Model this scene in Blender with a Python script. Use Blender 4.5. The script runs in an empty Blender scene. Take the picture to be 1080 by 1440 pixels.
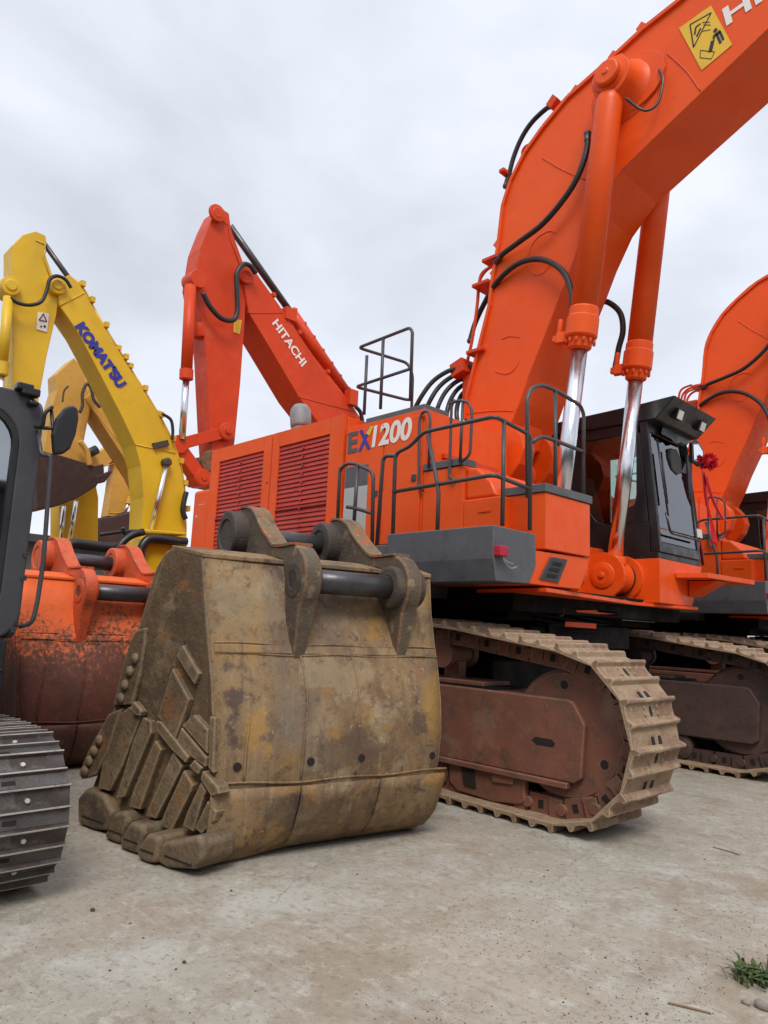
import bpy, math, random
from mathutils import Vector, Matrix, noise
random.seed(7)
R = math.radians
S = bpy.context.scene
COL = S.collection
# ------------------------------------------------------------------ camera
FOC, PITCH, ROLL, YAW = 1010.58, 0.15777, 0.042984, 0.760379
CAMH = 1.5
def _basis():
    cp, sp, cr, sr = math.cos(PITCH), math.sin(PITCH), math.cos(ROLL), math.sin(ROLL)
    M = Matrix(((math.sin(YAW), -math.cos(YAW), 0), (math.cos(YAW), math.sin(YAW), 0), (0, 0, 1)))
    fw, up, rt = Vector((0, cp, sp)), Vector((0, -sp, cp)), Vector((1, 0, 0))
    return M @ (cr*rt + sr*up), M @ (-sr*rt + cr*up), M @ fw
CR, CU, CF = _basis()
CP = Vector((0, 0, CAMH))
cd = bpy.data.cameras.new('camera'); cam = bpy.data.objects.new('camera', cd); COL.objects.link(cam)
rot = Matrix((CR, CU, -CF)).transposed().to_4x4()
cam.matrix_world = Matrix.Translation(CP) @ rot
cd.sensor_fit = 'VERTICAL'; cd.sensor_height = 24; cd.lens = FOC/1440*24
cd.clip_start = .05; cd.clip_end = 2000
S.camera = cam
S.render.resolution_x = 768; S.render.resolution_y = 1024
# ------------------------------------------------------------------ light
SUN_EL, SUN_AZ = R(50), R(-40)      # azimuth measured from +x towards +y
w = bpy.data.worlds.new('World'); S.world = w; w.use_nodes = True
nt = w.node_tree; nt.nodes.clear()
def N(nt, t, **k):
    n = nt.nodes.new(t)
    for a, b in k.items():
        if a in n.inputs: n.inputs[a].default_value = b
        else: setattr(n, a, b)
    return n
out = N(nt, 'ShaderNodeOutputWorld')
sky = N(nt, 'ShaderNodeTexSky', sky_type='NISHITA', sun_disc=False)
sky.sun_elevation = SUN_EL; sky.sun_rotation = math.pi/2 - SUN_AZ
sky.air_density = 1.2; sky.dust_density = 3
b1 = N(nt, 'ShaderNodeBackground', Strength=.10); nt.links.new(sky.outputs[0], b1.inputs[0])
tc = N(nt, 'ShaderNodeTexCoord')
mp = N(nt, 'ShaderNodeMapping'); mp.inputs['Scale'].default_value = (1, 1, 2.1)
nt.links.new(tc.outputs['Generated'], mp.inputs[0])
n1 = N(nt, 'ShaderNodeTexNoise', Scale=1.7, Detail=5, Roughness=.48, Distortion=.25)
nt.links.new(mp.outputs[0], n1.inputs['Vector'])
r1 = N(nt, 'ShaderNodeValToRGB')
r1.color_ramp.elements[0].position = .36; r1.color_ramp.elements[0].color = (.54, .575, .635, 1)
r1.color_ramp.elements[1].position = .62; r1.color_ramp.elements[1].color = (.84, .87, .97, 1)
nt.links.new(n1.outputs[0], r1.inputs[0])
# overcast sky: brighter towards the zenith
sx = N(nt, 'ShaderNodeSeparateXYZ'); nt.links.new(tc.outputs['Generated'], sx.inputs[0])
mr = N(nt, 'ShaderNodeMapRange'); mr.inputs[1].default_value = .62; mr.inputs[2].default_value = 1.
mr.inputs[3].default_value = 1.0; mr.inputs[4].default_value = 1.5
nt.links.new(sx.outputs[2], mr.inputs[0])
b2 = N(nt, 'ShaderNodeBackground'); nt.links.new(r1.outputs[0], b2.inputs[0]); nt.links.new(mr.outputs[0], b2.inputs[1])
mx = N(nt, 'ShaderNodeMixShader'); mx.inputs[0].default_value = .9
nt.links.new(b1.outputs[0], mx.inputs[1]); nt.links.new(b2.outputs[0], mx.inputs[2]); nt.links.new(mx.outputs[0], out.inputs[0])
sd = bpy.data.lights.new('sun', 'SUN'); sd.energy = 1.9; sd.angle = R(22); sd.color = (1, .96, .9)
so = bpy.data.objects.new('sun', sd); COL.objects.link(so)
sdir = Vector((math.cos(SUN_EL)*math.cos(SUN_AZ), math.cos(SUN_EL)*math.sin(SUN_AZ), math.sin(SUN_EL)))
so.rotation_euler = sdir.to_track_quat('Z', 'Y').to_euler(); so.location = (0, 0, 30)
S.view_settings.view_transform = 'Standard'; S.view_settings.look = 'None'
S.view_settings.exposure = 0.25; S.view_settings.gamma = 1
# ------------------------------------------------------------------ materials
MATS = {}
def newmat(name):
    m = bpy.data.materials.new(name); m.use_nodes = True; m.node_tree.nodes.clear(); MATS[name] = m
    o = N(m.node_tree, 'ShaderNodeOutputMaterial'); return m, m.node_tree, o
def ramp(nt, a, b, p0=.4, p1=.6):
    r = N(nt, 'ShaderNodeValToRGB'); e = r.color_ramp.elements
    e[0].position = p0; e[1].position = p1; e[0].color = (*a, 1); e[1].color = (*b, 1); return r
def noise_(nt, co, sc, det=4, ro=.6, scale3=None, dist=0):
    if scale3:
        mp = N(nt, 'ShaderNodeMapping'); mp.inputs['Scale'].default_value = scale3
        nt.links.new(co, mp.inputs[0]); co = mp.outputs[0]
    n = N(nt, 'ShaderNodeTexNoise', Scale=sc, Detail=det, Roughness=ro, Distortion=dist)
    nt.links.new(co, n.inputs['Vector']); return n.outputs[0]
def mixc(nt, f, a, b):
    m = N(nt, 'ShaderNodeMix', data_type='RGBA')
    for s, v in ((0, f), (6, a), (7, b)):
        if isinstance(v, bpy.types.NodeSocket): nt.links.new(v, m.inputs[s])
        else: m.inputs[s].default_value = v if s == 0 else (*v, 1)
    return m.outputs[2]
def surf(name, base, layers=(), rough=.5, metal=0, bump=.0, bscale=30, rvar=.15, spec=.5, bdist=.01, coat=0, spots=(), edge=None):
    """layers: (colour, noise scale, p0, p1, strength, scale3)"""
    m, nt, o = newmat(name)
    p = N(nt, 'ShaderNodeBsdfPrincipled', Roughness=rough, Metallic=metal)
    p.inputs['Specular IOR Level'].default_value = spec
    p.inputs['Coat Weight'].default_value = coat
    t = N(nt, 'ShaderNodeTexCoord').outputs['Object']
    c = base
    for L in layers:
        col, sc, p0, p1, st = L[:5]
        f = noise_(nt, t, sc, 8, .65, L[5] if len(L) > 5 else None, .3)
        mr = N(nt, 'ShaderNodeMapRange'); mr.inputs[1].default_value = p0; mr.inputs[2].default_value = p1
        mr.inputs[3].default_value = 0; mr.inputs[4].default_value = st
        nt.links.new(f, mr.inputs[0]); c = mixc(nt, mr.outputs[0], c, col)
    for cen, wt, r0, amt, col, st in spots:     # stains of their own shape: centre, axis weights, radius, raggedness
        a = N(nt, 'ShaderNodeVectorMath', operation='SUBTRACT'); nt.links.new(t, a.inputs[0]); a.inputs[1].default_value = cen
        b_ = N(nt, 'ShaderNodeVectorMath', operation='MULTIPLY'); nt.links.new(a.outputs[0], b_.inputs[0]); b_.inputs[1].default_value = wt
        l_ = N(nt, 'ShaderNodeVectorMath', operation='LENGTH'); nt.links.new(b_.outputs[0], l_.inputs[0])
        f = noise_(nt, t, 5, 9, .72); q = N(nt, 'ShaderNodeMath', operation='MULTIPLY_ADD'); nt.links.new(f, q.inputs[0]); q.inputs[1].default_value = amt; nt.links.new(l_.outputs[1], q.inputs[2])
        mr = N(nt, 'ShaderNodeMapRange'); mr.inputs[1].default_value = r0+amt*.5; mr.inputs[2].default_value = r0+amt*.5+.035; mr.inputs[3].default_value = st; mr.inputs[4].default_value = 0
        nt.links.new(q.outputs[0], mr.inputs[0]); c = mixc(nt, mr.outputs[0], c, col)
    if edge:      # paint rubbed off along the edges: colour, radius, strength
        bv = N(nt, 'ShaderNodeBevel', samples=3); bv.inputs['Radius'].default_value = edge[1]
        ge = N(nt, 'ShaderNodeNewGeometry'); dp = N(nt, 'ShaderNodeVectorMath', operation='DOT_PRODUCT')
        nt.links.new(bv.outputs[0], dp.inputs[0]); nt.links.new(ge.outputs['Normal'], dp.inputs[1])
        q = N(nt, 'ShaderNodeMath', operation='MULTIPLY_ADD'); nt.links.new(noise_(nt, t, 14, 7, .75), q.inputs[0]); q.inputs[1].default_value = .30; nt.links.new(dp.outputs[1], q.inputs[2])
        mr = N(nt, 'ShaderNodeMapRange'); mr.inputs[1].default_value = 1.085; mr.inputs[2].default_value = 1.115; mr.inputs[3].default_value = edge[2]; mr.inputs[4].default_value = 0
        nt.links.new(q.outputs[0], mr.inputs[0]); c = mixc(nt, mr.outputs[0], c, edge[0])
    if isinstance(c, bpy.types.NodeSocket): nt.links.new(c, p.inputs['Base Color'])
    else: p.inputs['Base Color'].default_value = (*c, 1)
    f = noise_(nt, t, 6, 5)
    mr = N(nt, 'ShaderNodeMapRange'); mr.inputs[1].default_value = .3; mr.inputs[2].default_value = .7
    mr.inputs[3].default_value = rough-rvar; mr.inputs[4].default_value = min(1, rough+rvar)
    nt.links.new(f, mr.inputs[0]); nt.links.new(mr.outputs[0], p.inputs['Roughness'])
    if bump:
        f = noise_(nt, t, bscale, 6, .65)
        b = N(nt, 'ShaderNodeBump', Strength=bump, Distance=bdist); nt.links.new(f, b.inputs['Height'])
        nt.links.new(b.outputs[0], p.inputs['Normal'])
    nt.links.new(p.outputs[0], o.inputs[0]); return m
ORANGE = surf('orange_paint', (.80, .090, .006), [((.68, .060, .004), 1.1, .4, .7, .55), ((.82, .15, .035), 1.7, .56, .74, .4), ((.20, .05, .03), 110, .70, .74, .6), ((.42, .10, .04), 5, .6, .8, .5), ((.30, .13, .07), 60, .66, .78, .45), ((.45,.16,.08), 3, .62, .8, .35, (1, 1, .15))], .45, bump=.2, bscale=5, bdist=.014, spec=.3, edge=((.24, .07, .035), .012, .7))
RED = surf('red_orange_paint', (.62, .052, .006), [((.46, .035, .006), 1.2, .4, .7, .6), ((.66, .12, .04), 2.2, .56, .74, .5), ((.40, .10, .05), 7, .6, .8, .5), ((.25, .10, .06), 60, .66, .78, .4)], .48, bump=.12, bscale=14, spec=.3, edge=((.26, .08, .05), .016, .6))
LOUV = surf('louver_paint_shaded', (.46, .030, .016), [((.30, .02, .012), 4, .4, .7, .6), ((.3, .12, .08), 40, .62, .8, .5)], .5)  # slats are body paint; their recess shade is put into this darker red
YEL = surf('yellow_paint', (.70, .44, .008), [((.50, .30, .010), 1.2, .4, .7, .6), ((.36, .2, .03), 6, .6, .8, .5), ((.25, .15, .05), 50, .66, .8, .4)], .45, bump=.1, bscale=14, edge=((.3, .2, .08), .014, .6))
YELOLD = surf('faded_yellow_paint', (.60, .33, .055), [((.48, .26, .05), 2, .4, .7, .6), ((.3, .18, .06), 7, .55, .75, .6)], .55, bump=.1)
GREY = surf('slate_grey_paint', (.085, .088, .098), [((.14, .135, .13), 3, .5, .75, .6), ((.05, .05, .052), 9, .55, .7, .6), ((.2, .18, .15), 60, .64, .8, .4)], .5, bump=.1, bscale=16, edge=((.22, .2, .18), .01, .6))
DGREY = surf('charcoal_paint', (.032, .032, .037), [((.06, .058, .056), 3, .5, .75, .6)], .42, bump=.06, edge=((.14, .13, .12), .01, .5))
CABP = surf('black_cab_paint', (.012, .012, .014), [((.03, .028, .026), 4, .5, .75, .7)], .38, bump=.05)
LCAB = surf('grey_black_cab_paint', (.048, .048, .056), [((.085, .083, .082), 5, .5, .8, .5), ((.1, .095, .09), 80, .62, .8, .4)], .48, bump=.08, bscale=80, bdist=.003)
RAIL = surf('grey_rail_paint', (.055, .052, .058), [((.13, .08, .06), 30, .5, .75, .6)], .45, bump=.1)
RUBBER = surf('black_rubber_hose', (.012, .012, .014), [((.035, .032, .03), 9, .5, .8, .6)], .5)
UNDER = surf('grimy_black_undercarriage', (.008, .007, .007), [((.022, .016, .013), 4, .45, .75, .8)], .8, bump=.4, bscale=18, spec=.12)
CHROME = surf('chromed_rod', (.74, .75, .78), [((.5, .5, .52), 30, .5, .7, .5, (1, 1, .05))], .24, metal=1, rvar=.06)
STEEL = surf('worn_steel_pin', (.075, .07, .075), [((.04, .03, .03), 6, .45, .7, .7), ((.15, .11, .09), 18, .6, .75, .7)], .38, metal=.5, bump=.15)
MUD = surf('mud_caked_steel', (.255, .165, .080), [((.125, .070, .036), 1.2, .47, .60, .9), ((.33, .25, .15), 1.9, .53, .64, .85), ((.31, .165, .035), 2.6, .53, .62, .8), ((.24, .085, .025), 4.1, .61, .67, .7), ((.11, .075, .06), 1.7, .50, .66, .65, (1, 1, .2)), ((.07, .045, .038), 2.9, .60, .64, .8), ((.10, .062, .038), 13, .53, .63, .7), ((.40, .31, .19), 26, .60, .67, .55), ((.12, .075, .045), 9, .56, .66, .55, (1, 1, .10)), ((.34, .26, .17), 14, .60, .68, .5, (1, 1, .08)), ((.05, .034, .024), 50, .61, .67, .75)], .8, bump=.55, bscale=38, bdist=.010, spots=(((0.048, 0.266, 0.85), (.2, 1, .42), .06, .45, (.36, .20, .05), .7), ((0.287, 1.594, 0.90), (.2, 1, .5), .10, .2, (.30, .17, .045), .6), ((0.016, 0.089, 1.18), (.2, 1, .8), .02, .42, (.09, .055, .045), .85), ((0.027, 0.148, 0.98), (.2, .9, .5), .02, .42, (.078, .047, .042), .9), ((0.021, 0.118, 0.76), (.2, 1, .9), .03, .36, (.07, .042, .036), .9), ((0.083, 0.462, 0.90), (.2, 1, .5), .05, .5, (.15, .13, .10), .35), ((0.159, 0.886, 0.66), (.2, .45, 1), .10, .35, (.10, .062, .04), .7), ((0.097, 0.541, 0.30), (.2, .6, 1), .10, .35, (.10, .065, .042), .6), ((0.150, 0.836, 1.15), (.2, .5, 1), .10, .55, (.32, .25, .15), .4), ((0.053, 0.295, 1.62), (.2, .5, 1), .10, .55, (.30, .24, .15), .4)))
MUD2 = surf('mud_caked_steel_with_paint', (.19, .13, .07), [((.40, .09, .025), 7, .52, .6, .8), ((.09, .06, .04), 4, .5, .6, .8), ((.32, .23, .13), 22, .56, .66, .8), ((.04, .03, .025), 45, .6, .68, .8)], .75, bump=.9, bscale=48, bdist=.015)
MUDK = surf('dark_grimy_casting', (.055, .042, .034), [((.11, .08, .05), 6, .5, .65, .8), ((.13, .05, .025), 9, .6, .7, .7)], .7, bump=.7, bscale=40, bdist=.012)
RUST = surf('rusty_brown_paint', (.16, .062, .038), [((.23, .08, .045), 2, .45, .65, .7), ((.085, .05, .038), 5, .5, .66, .8), ((.25, .17, .115), 2.3, .56, .70, .6), ((.20, .13, .085), 30, .6, .72, .6), ((.19, .12, .08), 3, .6, .75, .5, (1, 1, .25))], .7, bump=.4, bscale=30, edge=((.28, .19, .13), .015, .6))
TSHOE = surf('clay_coated_track_shoe', (.32, .225, .14), [((.20, .10, .06), 2.5, .46, .62, .85), ((.17, .10, .07), 8, .5, .64, .7), ((.44, .33, .22), 11, .55, .7, .7), ((.12, .07, .05), 26, .6, .68, .8)], .85, bump=.7, bscale=45, bdist=.01, edge=((.46, .37, .26), .012, .6))
HOLE = surf('dark_recess', (.012, .009, .008), [], .9)
SSHOE = surf('bare_steel_track_shoe', (.105, .098, .095), [((.05, .034, .028), 3, .42, .62, .9), ((.19, .185, .18), 9, .55, .7, .7), ((.10, .06, .045), 14, .58, .7, .7)], .52, metal=.35, bump=.45, bscale=45)
SRIDGE = surf('polished_grouser_edge', (.38, .345, .30), [((.15, .12, .1), 9, .5, .65, .7)], .5, metal=.3, bump=.3, bscale=60)
BOLT = surf('bright_bolt_head', (.5, .49, .46), [((.25, .22, .2), 30, .5, .7, .8)], .45, metal=.4)
RBUCK = surf('orange_bucket_paint_scuffed', (.62, .085, .02), [((.40, .055, .02), 3, .45, .65, .7), ((.42, .15, .05), 16, .54, .62, .8), ((.16, .06, .035), 20, .585, .63, .85), ((.5, .3, .12), 42, .64, .68, .7)], .55, bump=.5, bscale=45)
RBROWN = surf('worn_red_brown_steel', (.125, .042, .026), [((.07, .028, .02), 2.4, .45, .62, .8), ((.17, .07, .04), 4, .5, .66, .7), ((.22, .09, .05), 18, .62, .7, .5)], .6, bump=.35, bscale=35)
DBUCK = surf('dark_purple_brown_steel', (.052, .024, .022), [((.09, .045, .035), 3, .5, .7, .8), ((.03, .018, .016), 7, .5, .7, .7)], .7, bump=.4, bscale=25)
PATCH = surf('bare_purple_brown_patch', (.075, .045, .042), [((.13, .085, .055), 9, .5, .62, .7), ((.04, .026, .024), 5, .5, .7, .7)], .6, bump=.4, bscale=40)
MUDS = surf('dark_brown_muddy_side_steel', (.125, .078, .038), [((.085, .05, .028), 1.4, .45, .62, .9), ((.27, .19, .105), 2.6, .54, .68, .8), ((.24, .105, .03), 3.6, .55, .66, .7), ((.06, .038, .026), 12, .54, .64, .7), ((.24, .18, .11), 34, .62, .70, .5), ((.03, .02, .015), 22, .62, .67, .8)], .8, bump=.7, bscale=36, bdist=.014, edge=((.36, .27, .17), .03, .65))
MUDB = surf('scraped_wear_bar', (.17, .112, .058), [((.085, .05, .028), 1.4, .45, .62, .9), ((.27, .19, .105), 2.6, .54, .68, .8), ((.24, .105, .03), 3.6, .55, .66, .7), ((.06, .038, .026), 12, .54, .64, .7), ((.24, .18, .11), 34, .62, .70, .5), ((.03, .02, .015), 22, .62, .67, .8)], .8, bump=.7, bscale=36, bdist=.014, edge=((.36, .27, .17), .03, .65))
SHROUD = surf('worn_heel_casting', (.15, .10, .055), [((.05, .034, .024), 4, .45, .62, .9), ((.19, .14, .075), 7, .56, .68, .7), ((.03, .022, .018), 30, .6, .68, .7)], .8, bump=.8, bscale=30, bdist=.014, edge=((.30, .23, .15), .04, .5))
EARM = surf('greyish_muddy_ear', (.115, .085, .055), [((.075, .055, .042), 3, .45, .62, .85), ((.30, .22, .13), 8, .55, .66, .8), ((.38, .10, .03), 5, .60, .66, .8), ((.04, .03, .022), 40, .60, .67, .75)], .75, bump=.8, bscale=44, bdist=.012, edge=((.36, .17, .07), .022, .7))
WHITE = surf('white_lettering', (.78, .72, .66), [((.5, .35, .28), 30, .6, .75, .6)], .5)
BLUE = surf('blue_lettering', (.022, .03, .28), [((.02, .02, .1), 20, .6, .75, .5)], .5)
BADGE = surf('grey_blue_lettering', (.085, .07, .085), [((.2, .08, .06), 20, .55, .7, .6)], .5)
LGREY = surf('light_grey_panel', (.42, .42, .41), [((.33, .33, .32), 4, .5, .7, .5)], .5)
LGREY2 = surf('pale_grey_step_paint', (.24, .25, .255), [((.16, .165, .17), 5, .45, .65, .8)], .5, bump=.2)
STICKY = surf('warning_yellow', (.74, .45, .02), [((.55, .33, .03), 8, .5, .7, .5)], .5)
BLACK = surf('black_print', (.012, .012, .012), [], .5)
REDP = surf('red_plastic_lamp', (.42, .008, .03), [], .35)
CLOTH = surf('red_ribbon_cloth', (.72, .008, .022), [((.45, .004, .012), 7, .4, .7, .7, (1, 1, .2))], .6)
WOOD = surf('dry_twig', (.25, .17, .10), [((.14, .09, .06), 12, .4, .6, .8)], .9)
RUST_SHADE = surf('rusty_brown_paint_shaded', (.06, .034, .028), [((.10, .045, .032), 2, .45, .65, .7), ((.035, .024, .022), 5, .5, .66, .8), ((.16, .12, .09), 3, .62, .75, .5)], .7, bump=.4, bscale=30)  # darker copy of the rust paint: far track's shade put into the colour
STONE = surf('grey_pebble', (.26, .23, .19), [((.16, .13, .10), 9, .4, .7, .8)], .9, bump=.3)
LEAF = surf('weed_leaf', (.04, .075, .018), [((.08, .11, .03), 9, .4, .7, .8)], .6)
FARW = surf('far_wall', (.05, .045, .045), [((.09, .08, .075), 1, .4, .7, .8)], .9)
SEAT = surf('worn_seat_fabric', (.05, .045, .045), [], .8)
TAN = surf('tan_interior_panel', (.22, .14, .10), [], .7)
def glass(name, tint, refl):
    m, nt, o = newmat(name)
    t = N(nt, 'ShaderNodeBsdfTransparent'); t.inputs[0].default_value = (*tint, 1)
    g = N(nt, 'ShaderNodeBsdfGlossy', Roughness=.03); g.inputs[0].default_value = (.95, .97, 1, 1)
    f = N(nt, 'ShaderNodeFresnel', IOR=1.5)
    mr = N(nt, 'ShaderNodeMapRange'); mr.inputs[1].default_value = .04; mr.inputs[2].default_value = 1
    mr.inputs[3].default_value = refl; mr.inputs[4].default_value = 1
    nt.links.new(f.outputs[0], mr.inputs[0])
    x = N(nt, 'ShaderNodeMixShader'); nt.links.new(mr.outputs[0], x.inputs[0])
    nt.links.new(t.outputs[0], x.inputs[1]); nt.links.new(g.outputs[0], x.inputs[2]); nt.links.new(x.outputs[0], o.inputs[0]); return m
GLASS = glass('cab_glass', (.80, .90, .86), .10)
GLASSF = glass('reflective_windscreen', (.72, .78, .78), .13)
GLASSL = glass('dusty_cab_glass', (.30, .36, .36), .30)
MIRR = surf('mirror_glass', (.8, .82, .85), [], .05, metal=1, rvar=0)
def graded_shell():
    m, nt, o = newmat('orange_paint_worn_away_below')
    p = N(nt, 'ShaderNodeBsdfPrincipled', Roughness=.55); p.inputs['Specular IOR Level'].default_value = .35
    t = N(nt, 'ShaderNodeTexCoord').outputs['Object']
    sx = N(nt, 'ShaderNodeSeparateXYZ'); nt.links.new(t, sx.inputs[0])
    def rng(f, a, b, s0, s1):
        mr = N(nt, 'ShaderNodeMapRange'); mr.inputs[1].default_value = a; mr.inputs[2].default_value = b
        mr.inputs[3].default_value = s0; mr.inputs[4].default_value = s1; nt.links.new(f, mr.inputs[0]); return mr.outputs[0]
    def add(a, b):
        n = N(nt, 'ShaderNodeMath', operation='ADD'); nt.links.new(a, n.inputs[0]); nt.links.new(b, n.inputs[1]); return n.outputs[0]
    h = add(rng(sx.outputs[2], .3, 2.1, -.62, 1.18), add(rng(noise_(nt, t, 3, 8, .7), 0, 1, -.55, .55), rng(noise_(nt, t, 26, 5, .7), 0, 1, -.9, .9)))
    br = mixc(nt, rng(noise_(nt, t, 2.4, 7, .65, None, .4), .42, .64, 0, .85), (.125, .04, .025), (.06, .026, .019))
    br = mixc(nt, rng(noise_(nt, t, 12, 7, .65), .54, .7, 0, .6), br, (.20, .085, .045))
    orr = mixc(nt, rng(noise_(nt, t, 4, 7, .65), .45, .65, 0, .6), (.74, .125, .025), (.55, .10, .03))
    c = mixc(nt, rng(h, .1, .55, 0, 1), br, (.34, .11, .045)); c = mixc(nt, rng(h, .28, .5, 0, 1), c, orr)
    nt.links.new(c, p.inputs['Base Color'])
    b = N(nt, 'ShaderNodeBump', Strength=.5, Distance=.01); nt.links.new(noise_(nt, t, 40, 6, .7), b.inputs['Height']); nt.links.new(b.outputs[0], p.inputs['Normal'])
    nt.links.new(p.outputs[0], o.inputs[0]); return m
RSHELL = graded_shell()
# ground
def ground_mat():
    m, nt, o = newmat('dusty_concrete')
    p = N(nt, 'ShaderNodeBsdfPrincipled', Roughness=.9); p.inputs['Specular IOR Level'].default_value = .25
    t = N(nt, 'ShaderNodeTexCoord').outputs['Object']
    def rng(f, a, b, s):
        mr = N(nt, 'ShaderNodeMapRange'); mr.inputs[1].default_value = a; mr.inputs[2].default_value = b
        mr.inputs[4].default_value = s; nt.links.new(f, mr.inputs[0]); return mr.outputs[0]
    c = mixc(nt, rng(noise_(nt, t, .5, 7, .62), .38, .62, 1), (.365, .32, .255), (.33, .31, .26))
    c = mixc(nt, rng(noise_(nt, t, 1.3, 9, .72, None, .3), .50, .60, .85), c, (.42, .405, .36))
    c = mixc(nt, rng(noise_(nt, t, .9, 9, .7, (1.0, .8, 1), .2), .51, .61, .65), c, (.265, .205, .145))
    c = mixc(nt, rng(noise_(nt, t, 3.1, 9, .75), .51, .63, .6), c, (.245, .20, .145))
    c = mixc(nt, rng(noise_(nt, t, 7, 9, .78), .53, .63, .7), c, (.46, .435, .38))
    c = mixc(nt, rng(noise_(nt, t, 24, 8, .75), .53, .64, .75), c, (.19, .15, .11))
    c = mixc(nt, rng(noise_(nt, t, 90, 4, .7), .58, .68, .6), c, (.14, .11, .08))
    c = mixc(nt, rng(noise_(nt, t, 70, 4, .7), .60, .70, .5), c, (.50, .46, .40))
    # faint scrapes left by steel tracks
    rt_ = N(nt, 'ShaderNodeMapping'); rt_.inputs['Rotation'].default_value = (0, 0, .55); rt_.inputs['Scale'].default_value = (.6, 7, 1); nt.links.new(t, rt_.inputs[0])
    sc = rng(noise_(nt, rt_.outputs[0], 2.2, 9, .75), .55, .70, .6)
    mk0 = rng(noise_(nt, t, .35, 3, .5), .45, .6, 1)
    mm_ = N(nt, 'ShaderNodeMath', operation='MULTIPLY'); nt.links.new(sc, mm_.inputs[0]); nt.links.new(mk0, mm_.inputs[1])
    c = mixc(nt, mm_.outputs[0], c, (.45, .43, .38))
    # cracks
    wn = N(nt, 'ShaderNodeTexNoise', Scale=1.6, Detail=8, Roughness=.6); nt.links.new(t, wn.inputs['Vector'])
    ad = N(nt, 'ShaderNodeMix', data_type='RGBA', blend_type='ADD'); ad.inputs[0].default_value = .45
    nt.links.new(t, ad.inputs[6]); nt.links.new(wn.outputs[1], ad.inputs[7])
    v = N(nt, 'ShaderNodeTexVoronoi', feature='DISTANCE_TO_EDGE', Scale=.75); nt.links.new(ad.outputs[2], v.inputs['Vector'])
    mk = rng(noise_(nt, t, .6, 3, .5), .5, .6, 1)
    cr = N(nt, 'ShaderNodeMapRange'); cr.inputs[1].default_value = .0; cr.inputs[2].default_value = .006; cr.inputs[3].default_value = .3; cr.inputs[4].default_value = 0
    nt.links.new(v.outputs[0], cr.inputs[0])
    mu = N(nt, 'ShaderNodeMath', operation='MULTIPLY'); nt.links.new(cr.outputs[0], mu.inputs[0]); nt.links.new(mk, mu.inputs[1])
    c = mixc(nt, mu.outputs[0], c, (.12, .095, .07))
    nt.links.new(c, p.inputs['Base Color'])
    b = N(nt, 'ShaderNodeBump', Strength=.5, Distance=.012); nt.links.new(noise_(nt, t, 22, 9, .75), b.inputs['Height'])
    b2 = N(nt, 'ShaderNodeBump', Strength=.6, Distance=.04); nt.links.new(noise_(nt, t, 2.2, 6, .6), b2.inputs['Height'])
    nt.links.new(b.outputs[0], b2.inputs['Normal'])
    b3 = N(nt, 'ShaderNodeBump', Strength=.5, Distance=.02, invert=True); nt.links.new(mu.outputs[0], b3.inputs['Height']); nt.links.new(b2.outputs[0], b3.inputs['Normal'])
    nt.links.new(b3.outputs[0], p.inputs['Normal']); nt.links.new(p.outputs[0], o.inputs[0]); return m
GROUND = ground_mat()
# ------------------------------------------------------------------ measuring helpers: a sight line met with a real plane
def ray(x, y): return CF + CR*((x-540)/FOC) - CU*((y-720)/FOC)
def yp(x, y, Y): d = ray(x, y); return CP + d*(Y/d.y)
def xp(x, y, X): d = ray(x, y); return CP + d*(X/d.x)
def zp(x, y, Z=0): d = ray(x, y); return CP + d*((Z-CAMH)/d.z)
def pp(x, y, P0, n): d = ray(x, y); return CP + d*((P0-CP).dot(n)/d.dot(n))
V = Vector
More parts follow.
